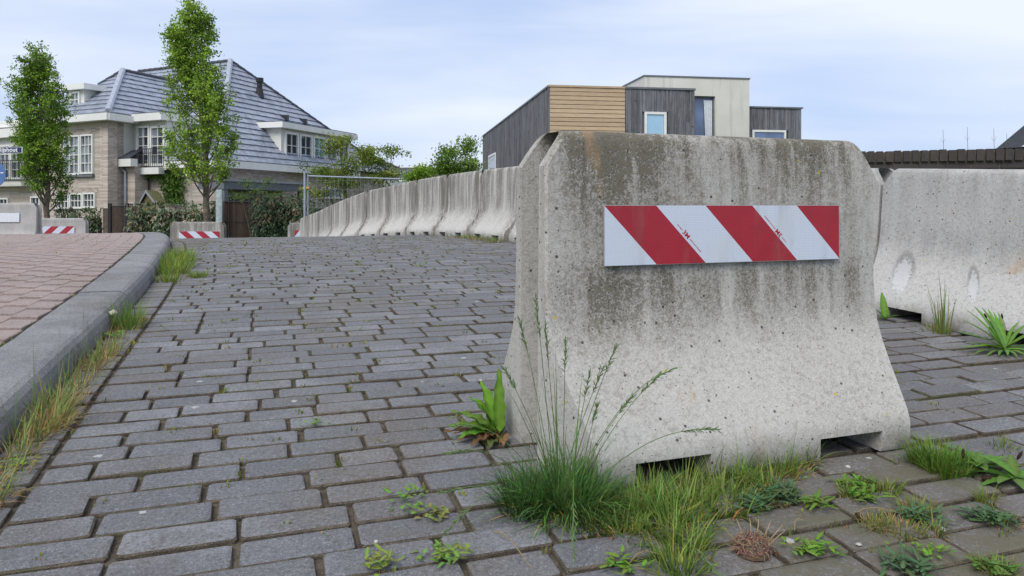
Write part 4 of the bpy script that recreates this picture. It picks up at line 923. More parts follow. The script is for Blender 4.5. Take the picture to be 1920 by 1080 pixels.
# ------------------------------------------------------------------ trees
def tube_path(p, q, bend, n=4):
    p, q = Vector(p), Vector(q); return [p + (q - p) * (i / n) + Vector(bend) * math.sin(math.pi * i / n) for i in range(n + 1)]
def column_tree(label, px, ybase_z, D, prof, nleaf, lean=0.0, c_a=(0.10, 0.21, 0.022), c_b=(0.40, 0.58, 0.07), leaf=0.078, seed=1, name='columnar_tree'):
    """prof: list of (row, left, right) of the crown outline in the picture"""
    rr = random.Random(seed); base = P(px, 400, D); base.z = ybase_z
    t = thing(name, label, 'tree', base, 'columnar street trees')
    k = D / FPX; zt = (HOR - prof[0][0]) * k; zb = (HOR - prof[-1][0]) * k
    zs = np.array([(HOR - a) * k for a, b, c in prof])[::-1]; ls = np.array([(b - px) * k for a, b, c in prof])[::-1]; rs = np.array([(c - px) * k for a, b, c in prof])[::-1]
    def ext(z): return float(np.interp(z, zs, ls)), float(np.interp(z, zs, rs))
    def centre(z): a, b = ext(z); return (a + b) / 2
    tm = MB(); pts = []; rad = []; zz = np.linspace(ybase_z, zt - .3, 14)
    for z in zz:
        f = max(0, (z - zb) / (zt - zb)); cx = centre(z) * min(1, f * 2.5) if z > zb else 0
        pts.append(base + Vector((cx * .8 + rr.uniform(-.03, .03), rr.uniform(-.03, .03), z - ybase_z))); rad.append(0.105 * (1 - 0.88 * (z - ybase_z) / (zt - ybase_z)) + .006)
    tm.tube(pts, rad, 8); tr = tm.build('trunk', 'bark', t, True)
    tips = []; bm_ = MB()
    nb_ = 70
    for i in range(nb_):
        f = (i / nb_) ** 1.05; z0 = zb - .25 + (zt - zb - .4) * f * .93; j = min(12, max(0, int((z0 - ybase_z) / (zt - .3 - ybase_z) * 13))); a = pts[j]; b = pts[j + 1]
        s = a.lerp(b, min(1, max(0, (z0 - a.z) / max(1e-3, b.z - a.z)))); ln = rr.uniform(1.0, 2.0) * (1 - .55 * f); ang = rr.uniform(0, 6.283)
        z1 = min(s.z + ln, zt - .05); e0, e1 = ext(z1); cxx = (e0 + e1) / 2; rx = (e1 - e0) / 2 * rr.uniform(.55, .98)
        q = Vector((base.x + cxx + rx * math.cos(ang), base.y + rx * .9 * math.sin(ang), z1))
        path_ = tube_path(s, q, ((q.x - s.x) * .22, (q.y - s.y) * .22, -.1), 5); r0 = .028 * (1 - .6 * f)
        bm_.tube(path_, [r0 * (1 - .16 * m) for m in range(6)], 5)
        for m in range(2, 6):
            for _ in range(3):
                o = path_[m]; tp = o + Vector((rr.gauss(0, .17), rr.gauss(0, .17), rr.uniform(.02, .36))); bm_.tube([o, tp], [.007, .003], 3); tips += [tp, o.lerp(tp, .5)]
    tag(bm_.build('branches', 'bark', t), kind='stuff')
    tips = np.array([tuple(q) for q in tips]); nt_ = len(tips)
    # leaves in tufts round the twig tips, more on the outside; tufts differ in tone
    keep = rng.random(nt_) < 0.72; tips = tips[keep]; nt_ = len(tips); idx = rng.integers(0, nt_, nleaf)
    pos = tips[idx] + rng.normal(0, 1, (nleaf, 3)) * np.array([.075, .075, .055])
    tone = rng.random(nt_)[idx]; cc = np.array(c_a) * (1 - tone[:, None]) + np.array(c_b) * tone[:, None]; cc = np.clip(cc * (1 + rng.normal(0, .2, (nleaf, 1))), .005, .8)
    hz = np.interp(pos[:, 2], zs, np.ones(len(zs)))
    okx = np.array([ext(p[2])[0] - .08 < p[0] - base.x < ext(p[2])[1] + .08 for p in pos]); pos = pos[okx]; cc = cc[okx]; n = len(pos)
    d = rdir(n, .1); up = rdir(n, 1.2)
    leaf_mesh('crown', pos, d, up, rng.uniform(.7, 1.3, n) * leaf, rng.uniform(.5, .8, n) * leaf, cc, 'leaf', t); return t
column_tree('tall narrow green tree reaching the top of the picture behind the small barrier', 388, -1.72, 22.0,
            [(-14, 354, 366), (5, 342, 380), (30, 330, 394), (62, 320, 402), (110, 317, 404), (150, 316, 420), (190, 308, 438), (250, 304, 443), (300, 310, 446), (335, 330, 430), (365, 362, 408)], 24000, seed=3)
column_tree('shorter narrow green tree at the left beside the street name sign', 88, -1.72, 25.0,
            [(80, 62, 84), (100, 48, 96), (140, 40, 104), (180, 26, 114), (230, 24, 130), (300, 36, 132), (345, 44, 130), (375, 66, 118), (388, 84, 102)], 24000, seed=5, c_a=(.065, .155, .018), c_b=(.29, .46, .05))
def bush(name, label, cat, px, D, zbase, blobs, nleaf, c_a, c_b, leaf=.07, stems=5, seed=1, gloss='leaf', group=None):
    rr = random.Random(seed); b = P(px, 400, D); b.z = zbase; t = thing(name, label, cat, b, group); k = D / FPX
    sm = MB(); ctr = []
    for (x, y, rx, ry) in blobs: ctr.append((Vector(((x - 960) * k, D + rr.uniform(-.4, .4), (HOR - y) * k)), rx * k, ry * k))
    for i in range(stems): 
        c_, rx, rz_ = ctr[i % len(ctr)]; sm.tube(tube_path(b + Vector((rr.uniform(-.25, .25), rr.uniform(-.2, .2), 0)), c_, (rr.uniform(-.15, .15), rr.uniform(-.1, .1), .1), 5), [.035, .03, .024, .018, .012, .006], 5)
    twg = []
    for c_, rx, rz_ in ctr:
        for _ in range(max(7, int(rx * 26))):
            q = c_ + Vector((rr.gauss(0, .6) * rx, rr.gauss(0, .6) * max(rx, .3), rr.gauss(0, .55) * rz_)); twg.append(q); sm.tube([c_ - Vector((0, 0, rz_ * .5)), q], [.008, .003], 3)
    tag(sm.build('stems', 'bark', t), kind='stuff')
    tw = np.array([tuple(q) for q in twg]); idx = rng.integers(0, len(tw), nleaf); pos = tw[idx] + rng.normal(0, 1, (nleaf, 3)) * leaf * np.array([1.9, 1.9, 1.0])
    tone = rng.random(len(tw))[idx][:, None]; cc = np.clip((np.array(c_a) * (1 - tone) + np.array(c_b) * tone) * (1 + rng.normal(0, .22, (nleaf, 1))), .005, .8)
    leaf_mesh('foliage', pos, rdir(nleaf, -.2), rdir(nleaf, 1.6), rng.uniform(.7, 1.3, nleaf) * leaf, rng.uniform(.45, .8, nleaf) * leaf, cc, gloss, t); return t
bush('small_maple', 'airy small maple with reddish green leaves behind the wire fence', 'tree', 668, 24.5, -1.72,
     [(612, 280, 20, 16), (640, 262, 10, 6), (600, 322, 26, 9), (640, 300, 24, 16), (625, 330, 26, 12), (668, 315, 26, 16), (690, 290, 18, 14), (712, 300, 24, 11), (735, 284, 16, 5), (700, 335, 26, 12), (655, 345, 26, 12), (730, 325, 20, 9), (600, 360, 22, 10), (690, 283, 10, 7)], 8200, (.10, .18, .03), (.32, .36, .07), .08, 12, 11)
bush('leafy_shrub', 'bright green leafy shrub just above the far barriers', 'shrub', 792, 19.0, -1.4, [(785, 326, 20, 10), (800, 322, 14, 10), (775, 332, 12, 6)], 2400, (.12, .25, .02), (.32, .47, .05), .06, 5, 12)
bush('tall_shrub', 'darker shrub with upright shoots left of the modern house', 'shrub', 855, 18.0, -1.4, [(840, 300, 20, 16), (870, 300, 22, 18), (855, 315, 32, 14), (842, 283, 8, 10), (877, 275, 4, 14), (825, 318, 18, 10), (888, 312, 10, 12)], 3800, (.06, .14, .02), (.24, .36, .05), .066, 8, 13)
bush('garden_rose', 'light green climbing shoots beside the grey veranda', 'shrub', 475, 25.0, -1.72, [(470, 348, 9, 9), (482, 362, 10, 8), (500, 340, 8, 7), (505, 362, 12, 8), (455, 368, 8, 8)], 700, (.10, .2, .03), (.22, .34, .06), .06, 5, 14)
# climber on the villa wall
iv = FL2.p(FL2.t_at(335), .05, G0); ivy = thing('wall_climber', 'green climbing plant spreading over the brick wall of the villa', 'plant', iv)
n = 1500; pxs = rng.normal(330, 10, n); pys = rng.uniform(325, 382, n); up_ = rng.random(n) < .28; pxs[up_] = rng.uniform(258, 335, up_.sum()); pys[up_] = 331 + (335 - pxs[up_]) * -.04 + rng.normal(0, 4, up_.sum())
pos = np.array([tuple(FL2.p(FL2.t_at(a), rng.uniform(.03, .3), 0) + Vector((0, 0, FL2.z_at(a, b)))) for a, b in zip(pxs, pys)])
leaf_mesh('foliage', pos, rdir(n, -.6), rdir(n, .3) + np.array(tuple(LN)), .11, .08, cols(n, (.04, .10, .015), (.15, .26, .04), .2), 'leaf', ivy)
part('stem', 'bark', ivy, lambda m: m.tube([FL2.p(FL2.t_at(333), .06, G0), FL2.p(FL2.t_at(331), .06, 0), FL2.p(FL2.t_at(328), .06, 1.2)], [.03, .022, .01], 6))

# ------------------------------------------------------------------ garden boundary: hedges, willow screens, gate
D_H = 25.5
def hedge(label, x0, x1, yt, D, nleaf, red=.25, seed=1, depth=.7):
    a, b = P(x0, yt, D), P(x1, yt, D); zt = a.z; t = thing('hedge', label, 'hedge', ((a.x + b.x) / 2, D, -1.72), 'evergreen hedges along the garden')
    rr = random.Random(seed); m = MB(); n = int((b.x - a.x) / .18) + 2
    for i in range(n): x = a.x + (b.x - a.x) * (i + .5) / n; m.tube(tube_path((x, D, -1.72), (x + rr.uniform(-.2, .2), D - .1, zt - .25), (rr.uniform(-.08, .08), 0, 0), 4), [.022, .018, .014, .01, .006], 5)
    tag(m.build('stems', 'bark', t), kind='stuff')
    m = MB(); m.hexa([(a.x + .1, D - .1, -1.7), (b.x - .1, D - .1, -1.7), (b.x - .1, D + .25, -1.7), (a.x + .1, D + .25, -1.7), (a.x + .15, D - .05, zt - .3), (b.x - .15, D - .05, zt - .3), (b.x - .15, D + .2, zt - .3), (a.x + .15, D + .2, zt - .3)]); m.c = [(.012, .018, .008)] * 8; m.build('inner_shade', 'leaf_gloss', t)  # near-black box behind the leaves, shade of the hedge's inside painted as colour
    x = rng.uniform(a.x, b.x, nleaf); z = -1.7 + (zt + 1.7) * rng.random(nleaf) ** .8; y = D - depth * .5 * np.abs(rng.normal(.65, .3, nleaf)); bump = .16 * np.sin(x * 5 + seed) + .12 * np.sin(x * 11.3 + z * 6)
    z = np.minimum(z, zt + bump * .7); y = y + bump * .8
    pos = np.stack([x, y, z], 1); d = np.stack([rng.normal(0, .55, nleaf), rng.normal(-.4, .4, nleaf), rng.normal(-.75, .4, nleaf)], 1); topm = z > zt - .15; d[topm, 2] = rng.normal(.2, .6, topm.sum())
    cc = cols(nleaf, (.025, .06, .018), (.11, .175, .06), .25, 1.4); rd = (rng.random(nleaf) < red) & (z > zt - .9); cc[rd] = cols(int(rd.sum()), (.13, .085, .045), (.33, .21, .13), .2)
    leaf_mesh('foliage', pos, d, rdir(nleaf) * .4 + np.array([0, -1, .6]), rng.uniform(.11, .19, nleaf), rng.uniform(.035, .06, nleaf), cc, 'leaf_gloss', t)
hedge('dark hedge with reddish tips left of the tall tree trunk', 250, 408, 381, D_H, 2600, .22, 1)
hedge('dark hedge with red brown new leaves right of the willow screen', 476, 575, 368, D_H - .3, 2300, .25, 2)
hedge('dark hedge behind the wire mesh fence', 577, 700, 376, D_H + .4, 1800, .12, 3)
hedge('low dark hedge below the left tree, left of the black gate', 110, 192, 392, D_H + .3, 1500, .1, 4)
def screen(label, x0, x1, yt, D):
    a, b = P(x0, yt, D), P(x1, yt, D); t = thing('willow_screen', label, 'fence', ((a.x + b.x) / 2, D, -1.72), 'willow screens'); m = MB(); x = a.x
    while x < b.x: m.tube([(x, D + random.uniform(-.01, .01), -1.72), (x + random.uniform(-.01, .01), D, a.z + random.uniform(-.05, .03))], .011, 4); x += .021
    tag(m.build('willow_rods', 'willow', t), kind='stuff')
    part('rail', 'black_metal', t, lambda m: m.tube([(a.x, D - .03, a.z + .02), (b.x, D - .03, a.z + .02)], .022, 6)); part('wire', 'black_metal', t, lambda m: m.tube([(a.x, D - .02, a.z - .7), (b.x, D - .02, a.z - .7)], .006, 4))
screen('brown willow screen panel between the two hedges', 396, 480, 379, D_H + .1); screen('brown willow screen beside the black gate, left of the hedge', 240, 268, 384, D_H + .2)
t = thing('garden_gate', 'black metal garden gate with willow infill between hedges', 'gate', (P(218, 400, D_H).x, D_H, -1.72))
ga, gb_ = P(206, 384, D_H), P(238, 384, D_H)
for q in (ga, gb_): part('post', 'black_metal', t, lambda m, q=q: m.hexa([(q.x - .05, D_H - .05, -1.72), (q.x + .05, D_H - .05, -1.72), (q.x + .05, D_H + .05, -1.72), (q.x - .05, D_H + .05, -1.72), (q.x - .05, D_H - .05, .05), (q.x + .05, D_H - .05, .05), (q.x + .05, D_H + .05, .05), (q.x - .05, D_H + .05, .05)]))
for zq in (-.05, -1.5): part('rail', 'black_metal', t, lambda m, zq=zq: m.tube([(ga.x, D_H, zq), (gb_.x, D_H, zq)], .022, 6))
m = MB(); x = ga.x + .07
while x < gb_.x - .05: m.tube([(x, D_H + .02, -1.6), (x, D_H + .02, -.08)], .009, 4); x += .022
tag(m.build('willow_rods', 'willow', t), kind='stuff')
gl, gr_ = P(192, 392, D_H), P(206, 392, D_H); m = MB(); x = gl.x
while x < gr_.x - .05: m.tube([(x, D_H + .05, -1.6), (x, D_H + .05, -.12)], .009, 4); x += .022
tag(m.build('willow_rods', 'willow', t), kind='stuff')
pp = P(407, 385, D_H - .25)
t = thing('garden_post', 'pale blue grey wooden post at the tall tree', 'post', (P(412, 400, D_H - .3).x, D_H - .3, -1.72)); xq = t.location.x
part('shaft', 'pale_post', t, lambda m: m.hexa([(xq - .11, D_H - .36, -1.72), (xq + .09, D_H - .36, -1.72), (xq + .09, D_H - .24, -1.72), (xq - .11, D_H - .24, -1.72), (xq - .11, D_H - .36, .52), (xq + .09, D_H - .36, .52), (xq + .09, D_H - .24, .52), (xq - .11, D_H - .24, .52)]))
# little gabled roof behind the hedge
sp_ = P(290, 380, 27); t = thing('small_shed', 'small mossy gabled shed roof peeping over the hedge', 'shed', (sp_.x, 27, -1.72)); a, b, c = P(262, 381, 27), P(274, 359, 27), P(291, 381, 27)
dv = P(312, 381, 28.2) - P(291, 381, 27)
part('wall', 'wood_shed', t, lambda m: m.prism([(a.x + .06, 27.05, -1.72), (c.x - .06, 27.05, -1.72), (c.x - .06, 27.05, c.z - .05), (b.x, 27.05, b.z - .08), (a.x + .06, 27.05, a.z - .05)], dv * .95))
for q0, q1 in ((a, b), (c, b)):
    o_ = Vector((0, 0, .05)); part('roof', 'wood_shed', t, lambda m, q0=q0, q1=q1: m.add([q0, q1, q1 + dv, q0 + dv, q0 + o_, q1 + o_, q1 + dv + o_, q0 + dv + o_], [(0, 1, 2, 3), (7, 6, 5, 4), (0, 4, 5, 1), (1, 5, 6, 2), (2, 6, 7, 3), (3, 7, 4, 0)]))
    part('barge_board', 'grey_render', t, lambda m, q0=q0, q1=q1: m.prism([q0 - Vector((0, .02, .05)), q1 - Vector((0, .02, .05)), q1 - Vector((0, .02, -.06)), q0 - Vector((0, .02, -.06))], (0, -.03, 0)))

# ------------------------------------------------------------------ wire mesh fence at the end of the row
DF = 20.8
t = thing('mesh_fence', 'galvanised temporary wire mesh fence at the low end of the row', 'fence', (P(577, 420, DF).x, DF, -1.45))
f0, f1 = P(577, 330, DF), P(815, 338, DF + 1.2)
lw = P(571, 321, DF - .1); part('post', 'galvanised', t, lambda m: m.tube([(lw.x, lw.y, -1.45), lw], .028, 10)); part('post', 'galvanised', t, lambda m: m.tube([(f0.x, f0.y, -1.45), f0 + Vector((0, 0, .05))], .024, 10))
part('post', 'galvanised', t, lambda m: m.tube([(f1.x, f1.y, -1.45), f1], .024, 10)); part('top_rail', 'galvanised', t, lambda m: m.tube([f0, f1], .024, 10)); part('bottom_rail', 'galvanised', t, lambda m: m.tube([(f0.x, f0.y, -1.3), (f1.x, f1.y, -1.3)], .02, 8))
def wires(m):
    n = 30
    for i in range(1, n): q = f0.lerp(f1, i / n); m.tube([(q.x, q.y, -1.3), q], .0022, 4)
    for z in np.linspace(-1.1, f0.z - .12, 8): m.tube([(f0.x, f0.y, z), (f1.x, f1.y, z)], .0022, 4)
tag(part('wire_mesh', 'galvanised', t, wires), kind='stuff')
cl = P(574, 353, DF - .05); part('clamp', 'clamp_rust', t, lambda m: (m.tube([cl + Vector((-.09, 0, 0)), cl + Vector((.09, 0, 0))], .04, 8)))

# ------------------------------------------------------------------ street name sign and round sign on a pole at the left edge
DS = 16.0; pole = P(-22, 400, DS)
t = thing('street_sign', 'navy street name sign reading Rijshout in white, at the left edge', 'sign', (pole.x, DS, -1.6))
part('pole', 'galvanised', t, lambda m: m.tube([(pole.x, DS + .05, -1.6), (pole.x, DS + .05, 1.35)], .03, 10))
s0, s1 = P(-62, 287, DS), P(42, 275.5, DS)
def plate_box(m, x0, x1, z0, z1, y0, y1): m.hexa([(x0, y0, z0), (x1, y0, z0), (x1, y1, z0), (x0, y1, z0), (x0, y0, z1), (x1, y0, z1), (x1, y1, z1), (x0, y1, z1)])
part('plate', 'sign_white', t, lambda m: plate_box(m, s0.x, s1.x, s0.z, s1.z, DS - .012, DS + .012)); part('navy_field', 'navy_enamel', t, lambda m: plate_box(m, s0.x + .008, s1.x - .010, s0.z + .008, s1.z - .008, DS - .016, DS - .0122))
tm = text_mesh('Rijshout', .128); tm.materials.append(MATS['sign_white']); o = link('lettering', tm, t); txr = P(34, 281, DS)
wtx = max(v.co.x for v in tm.vertices); o.location = (txr.x - wtx - t.location.x, -.019, txr.z - t.location.z); o.rotation_euler = (R(90), 0, 0)
dc = P(-12, 327, DS); t2 = thing('round_sign', 'round blue traffic sign cut by the left edge, below the street name', 'sign', (dc.x, DS, dc.z - .3))
part('disc', 'blue_enamel', t2, lambda m: m.tube([(dc.x, DS - .05, dc.z), (dc.x, DS - .035, dc.z)], .295, 40))
part('sticker', 'sign_white', t2, lambda m: plate_box(m, P(4, 320, DS).x, P(9, 320, DS).x, P(5, 325, DS).z, P(5, 323.2, DS).z, DS - .053, DS - .0505))

# ------------------------------------------------------------------ plants and litter near the camera
def gz(x, y, lift=0.0): return zr(UV(x, y)[0]) + lift
def blades(name, label, specs, kind='stuff', cat='grass', dead=.0):
    """specs: list of (x, y, radius, count, min len, max len, spread, colour a, colour b, width[, dead share])"""
    m = MB(); loc = None
    for sp in specs:
        x, y, rad, cnt, l0, l1, spread, ca, cb_, wd = sp[:10]; dd = sp[10] if len(sp) > 10 else dead; dirb = sp[11] if len(sp) > 11 else None; lift = sp[12] if len(sp) > 12 else 0.0
        for _ in range(cnt):
            a = random.uniform(0, 6.283); r = rad * math.sqrt(random.random()); bx, by = x + r * math.cos(a), y + r * math.sin(a)
            az = (a + random.gauss(0, .7)) if dirb is None else dirb + random.gauss(0, .5); out_ = spread * random.uniform(.25, 1.0) * (.35 + .65 * r / max(rad, 1e-4))
            ln = random.uniform(l0, l1) * (1 - .25 * random.random()); k = random.random(); isd = random.random() < dd
            col = tuple(p * (1 - k) + q * k for p, q in zip(ca, cb_)) if not isd else tuple(random.uniform(.75, 1.15) * q for q in (.42, .30, .13))
            if isd: ln *= .6; out_ *= 1.5
            col = tuple(max(.004, c * random.uniform(.75, 1.25)) for c in col)
            z0 = gz(bx, by, lift) - .012; nseg = 4; cx, cy, cz = bx, by, z0; th = min(1.5, out_ * .45); pts = []
            for s in range(nseg + 1):
                pts.append((cx, cy, cz)); st = ln / nseg; h = math.sin(th); cx += math.cos(az) * h * st; cy += math.sin(az) * h * st; cz += math.cos(th) * st; th = min(2.1, th + out_ * .55 / nseg * random.uniform(.6, 1.4) * 1.6)
                cz = max(cz, gz(cx, cy, lift) + .002)
            sx, sy = -math.sin(az + random.uniform(-.6, .6)), math.cos(az); w2 = wd * random.uniform(.6, 1.2) / 2
            vs = []; 
            for s, p in enumerate(pts): k2 = w2 * (1 - (s / nseg) ** 2 * .92); vs += [(p[0] - sx * k2, p[1] - sy * k2, p[2]), (p[0] + sx * k2, p[1] + sy * k2, p[2])]
            m.add(vs, [(2 * s, 2 * s + 1, 2 * s + 3, 2 * s + 2) for s in range(nseg)], col)
    o = m.build(name, 'blade'); tag(o, label, cat, kind=kind); return o
G1, G2 = (.035, .085, .018), (.10, .19, .035); Y1, Y2 = (.11, .17, .03), (.24, .28, .06)
def gp(px, py): q = ground_px(px, py); return q.x, q.y
x0, y0 = gp(1070, 945)
blades('grass_tuft', 'dense dark green grass tuft at the left foot of the near barrier', [(x0, y0, .08, 520, .05, .15, 2.2, (.04, .115, .03), (.15, .30, .06), .0036, .06), (x0, y0, .06, 230, .09, .19, 2.0, (.04, .11, .03), (.16, .30, .07), .0036, .03), (x0, y0 + .02, .05, 18, .22, .38, .7, (.06, .13, .03), (.16, .27, .07), .0034, .04), (x0 - .03, y0, .10, 300, .07, .18, 3.0, (.05, .13, .035), (.18, .32, .08), .0034, .08), (*gp(1110, 975), .07, 420, .04, .11, 1.7, G1, Y1, .003, .3), (*gp(985, 955), .05, 330, .06, .14, 1.6, (.025, .07, .018), (.07, .15, .03), .003, .05)])
# seed stalks of that tuft
m = MB(); colr = (.12, .22, .06)
def stalk(m, px, py, tipx, tipy, D2, sag=0.0, seedh=.10):
    b = ground_px(px, py); tpt = P(tipx, tipy, D2); pts = []
    for i in range(13):
        k = i / 12; p = b.lerp(tpt, k); p.z += sag * math.sin(math.pi * k) * (.6 + .4 * k); pts.append(p)
    rad = [.0010 * (1 - .4 * i / 12) for i in range(13)]
    m.tube(pts, rad, 4, tuple(c * random.uniform(.8, 1.2) for c in colr))
    for i in range(26):                                # spikelets along the top of the stalk
        k = 1 - seedh * 2.2 * i / 26; j = min(11, int(k * 12)); q = pts[j].lerp(pts[j + 1], k * 12 - j); d = (pts[12] - pts[9]).normalized(); s = Vector((random.gauss(0, .35), random.gauss(0, .35), random.gauss(0, .3)))
        e = q + (d + s).normalized() * .014; m.tube([q, q.lerp(e, .5), e], [.0005, .0011, .0003], 4, (.17, .25, .10))
for a in [(1060, 930, 1262, 692, 1.62, .06), (1075, 930, 1235, 705, 1.60, .03), (1085, 925, 1345, 806, 1.58, .05, .12), (1060, 925, 1155, 650, 1.58, .02), (1045, 925, 1130, 690, 1.58, .01), (1070, 930, 1185, 745, 1.58, .02), (1040, 925, 1005, 560, 1.60, .01), (1040, 920, 975, 600, 1.66, .02), (1050, 925, 1022, 610, 1.58, .0),
          (1035, 930, 850, 800, 1.60, .06, .12), (1030, 935, 838, 850, 1.55, .05, .12), (1035, 945, 825, 925, 1.48, .03, .1), (1040, 950, 835, 1000, 1.38, .07, .1), (1075, 945, 1075, 1045, 1.32, .12, .12), (1050, 930, 945, 690, 1.62, .02), (1055, 930, 1060, 640, 1.6, .01), (1080, 935, 1120, 760, 1.6, .01), (1065, 935, 1105, 700, 1.6, .01), (1150, 980, 1345, 1075, 1.30, .05, .1)]: stalk(m, *a[:5], sag=a[5], seedh=a[6] if len(a) > 6 else .1)
tag(m.build('seed_stalks', 'blade'), 'long thin seeding grass stalks leaning over the near barrier', 'grass', kind='stuff')
specs = []
for px, py, rad, cnt, dead in [(1190, 960, .06, 360, .1), (1250, 975, .075, 480, .12), (1230, 930, .05, 260, .1), (1310, 960, .075, 420, .18), (1290, 920, .05, 240, .15), (1370, 940, .07, 360, .2), (1400, 905, .06, 300, .35), (1440, 890, .06, 300, .5), (1480, 880, .05, 220, .6), (1380, 885, .05, 220, .3), (1300, 1030, .04, 160, .1), (1270, 1065, .05, 260, .05), (1450, 925, .05, 200, .4), (1180, 1000, .04, 170, .4), (1340, 895, .05, 220, .2), (1500, 865, .04, 160, .4), (1430, 865, .04, 170, .3), (1250, 1010, .05, 240, .1)]:
    specs.append((*gp(px, py), rad * 1.1, int(cnt * .62), .025, .08, 2.1, (.06, .14, .022), (.30, .37, .07), .0032, dead)); specs.append((*gp(px + random.uniform(-20, 20), py + random.uniform(-8, 8)), rad * .5, int(cnt * .2), .06, .12, 1.6, (.07, .15, .03), (.25, .34, .07), .003, dead * .5))
blades('grass_patch', 'yellowish green grass patch growing along the foot of the near barrier', specs)
specs = []
for px, py, rad, cnt, dead in [(1770, 880, .055, 420, .03), (1735, 870, .035, 180, .05)]: specs.append((*gp(px, py), rad, cnt, .05, .11, 1.5, (.08, .17, .02), (.19, .30, .05), .0034, dead))
blades('grass_tuft', 'bright green grass tuft right of the near barrier foot', specs)
specs = [(*gp(px, py), rad, cnt, .02, .06, 1.7, Y1, Y2, .0026, dead) for px, py, rad, cnt, dead in [(1680, 990, .05, 200, .55), (1640, 985, .03, 110, .6), (1720, 960, .04, 150, .4), (1600, 930, .03, 120, .3), (1660, 920, .035, 150, .2), (1870, 1075, .03, 120, .1), (1850, 940, .02, 70, .2), (1750, 1000, .025, 60, .6), (1885, 985, .03, 60, .5), (1880, 838, .035, 60, .2)]]
blades('grass_wisps', 'dry and green grass wisps in the paving joints at lower right', specs)
# along the kerb
specs = []
for i in range(46):
    k = i / 45; px = 20 + 230 * k ** .9 + random.gauss(0, 4); u_ = 1.55 + 2.2 * k; v_ = v_kerb(u_) + .045 + random.uniform(-.02, .045); x_, y_ = XY(u_, v_); big = .5 + .7 * math.exp(-((k - .35) / .25) ** 2)
    cl_f = 1.0 if math.sin(k * 21) > .05 else .3; specs.append((x_, y_, .05, int((40 * big + 12) * cl_f), .02, .06, 2.4, (.14, .12, .05), (.28, .22, .09), .0034, .9)); specs.append((x_, y_, .04, int((78 * big + 12) * cl_f), .04, .12 * big + .05, 1.7, (.09, .16, .03), (.26, .34, .08), .003, .6 + .25 * random.random()))
x_, y_ = XY(3.6, v_kerb(3.6) + .07); specs.append((x_, y_, .06, 200, .08, .2, .9, (.10, .19, .03), (.20, .32, .06), .003, .1))
for _ in range(16): u_ = random.uniform(1.6, 3.2); x_, y_ = XY(u_, v_kerb(u_) + .06); specs.append((x_, y_, .04, 4, .2, .34, .55, (.12, .17, .05), (.22, .26, .09), .0022, .2))
blades('kerb_grass', 'dry and green grass growing in the gutter along the kerb', specs)
specs = []
for u_, r_, c_, l_ in [(5.35, .10, 260, .13), (5.7, .12, 300, .15), (6.1, .12, 260, .15), (5.0, .08, 160, .09), (6.5, .1, 160, .14)]: x_, y_ = XY(u_, v_kerb(u_) + .10); specs.append((x_, y_, r_, c_, l_ * .5, l_, 1.2, (.12, .2, .03), (.27, .34, .06), .005, .12))
x_, y_ = XY(5.15, v_kerb(5.15) + .26); specs.append((x_, y_, .07, 160, .04, .08, 1.5, (.12, .2, .03), (.25, .33, .06), .004, .1))
blades('grass_tuft', 'light green grass tuft at the far end of the kerb', specs)
specs = []
for i in range(40):
    u_ = random.uniform(1.8, 7.2); x_, y_ = XY(u_, v_kerb(u_) - KW - .012); specs.append((x_, y_, .03, 26, .012, .045, 1.5, (.10, .17, .03), (.2, .26, .05), .004, .35, None, KH - .03))
for i in range(60):
    u_ = random.uniform(3, 9.4); v_ = v_kerb(u_) - KW - random.uniform(.1, 3.4); x_, y_ = XY(u_, v_); specs.append((x_, y_, .04, 9, .015, .05, 1.5, (.14, .2, .04), (.27, .29, .08), .005, .3, None, KH - .02))
blades('path_weeds', 'thin weeds in the joints of the red footpath', specs)
specs = []
for u_, off, c_, l_ in [(8.5, .34, 90, .10), (8.1, .36, 110, .12), (7.6, .38, 120, .10), (7.9, .32, 60, .09), (8.75, .34, 60, .08), (9.4, .33, 30, .06)]: x_, y_ = XY(u_, v_row(u_) - off); specs.append((x_, y_, .12, c_, l_ * .5, l_, 1.4, (.10, .17, .03), (.24, .27, .06), .006, .35))
blades('row_weeds', 'weeds along the foot of the curved barrier row', specs)
# moss and seedlings in the joints of the roadway
specs = []
for _ in range(620):
    u_ = .9 + 7.9 * random.random() ** 1.25; v_ = random.uniform(-.5, 2.3); x_, y_ = XY(u_, v_); specs.append((x_, y_, .012 + .002 * u_, 7 if u_ > 2 else 5, .006, .012 + .0025 * u_, 1.6, (.09, .15, .02), (.24, .28, .05), .003 + .0006 * u_, .25))
blades('joint_moss', 'tiny moss and seedlings in the joints of the grey paving', specs)
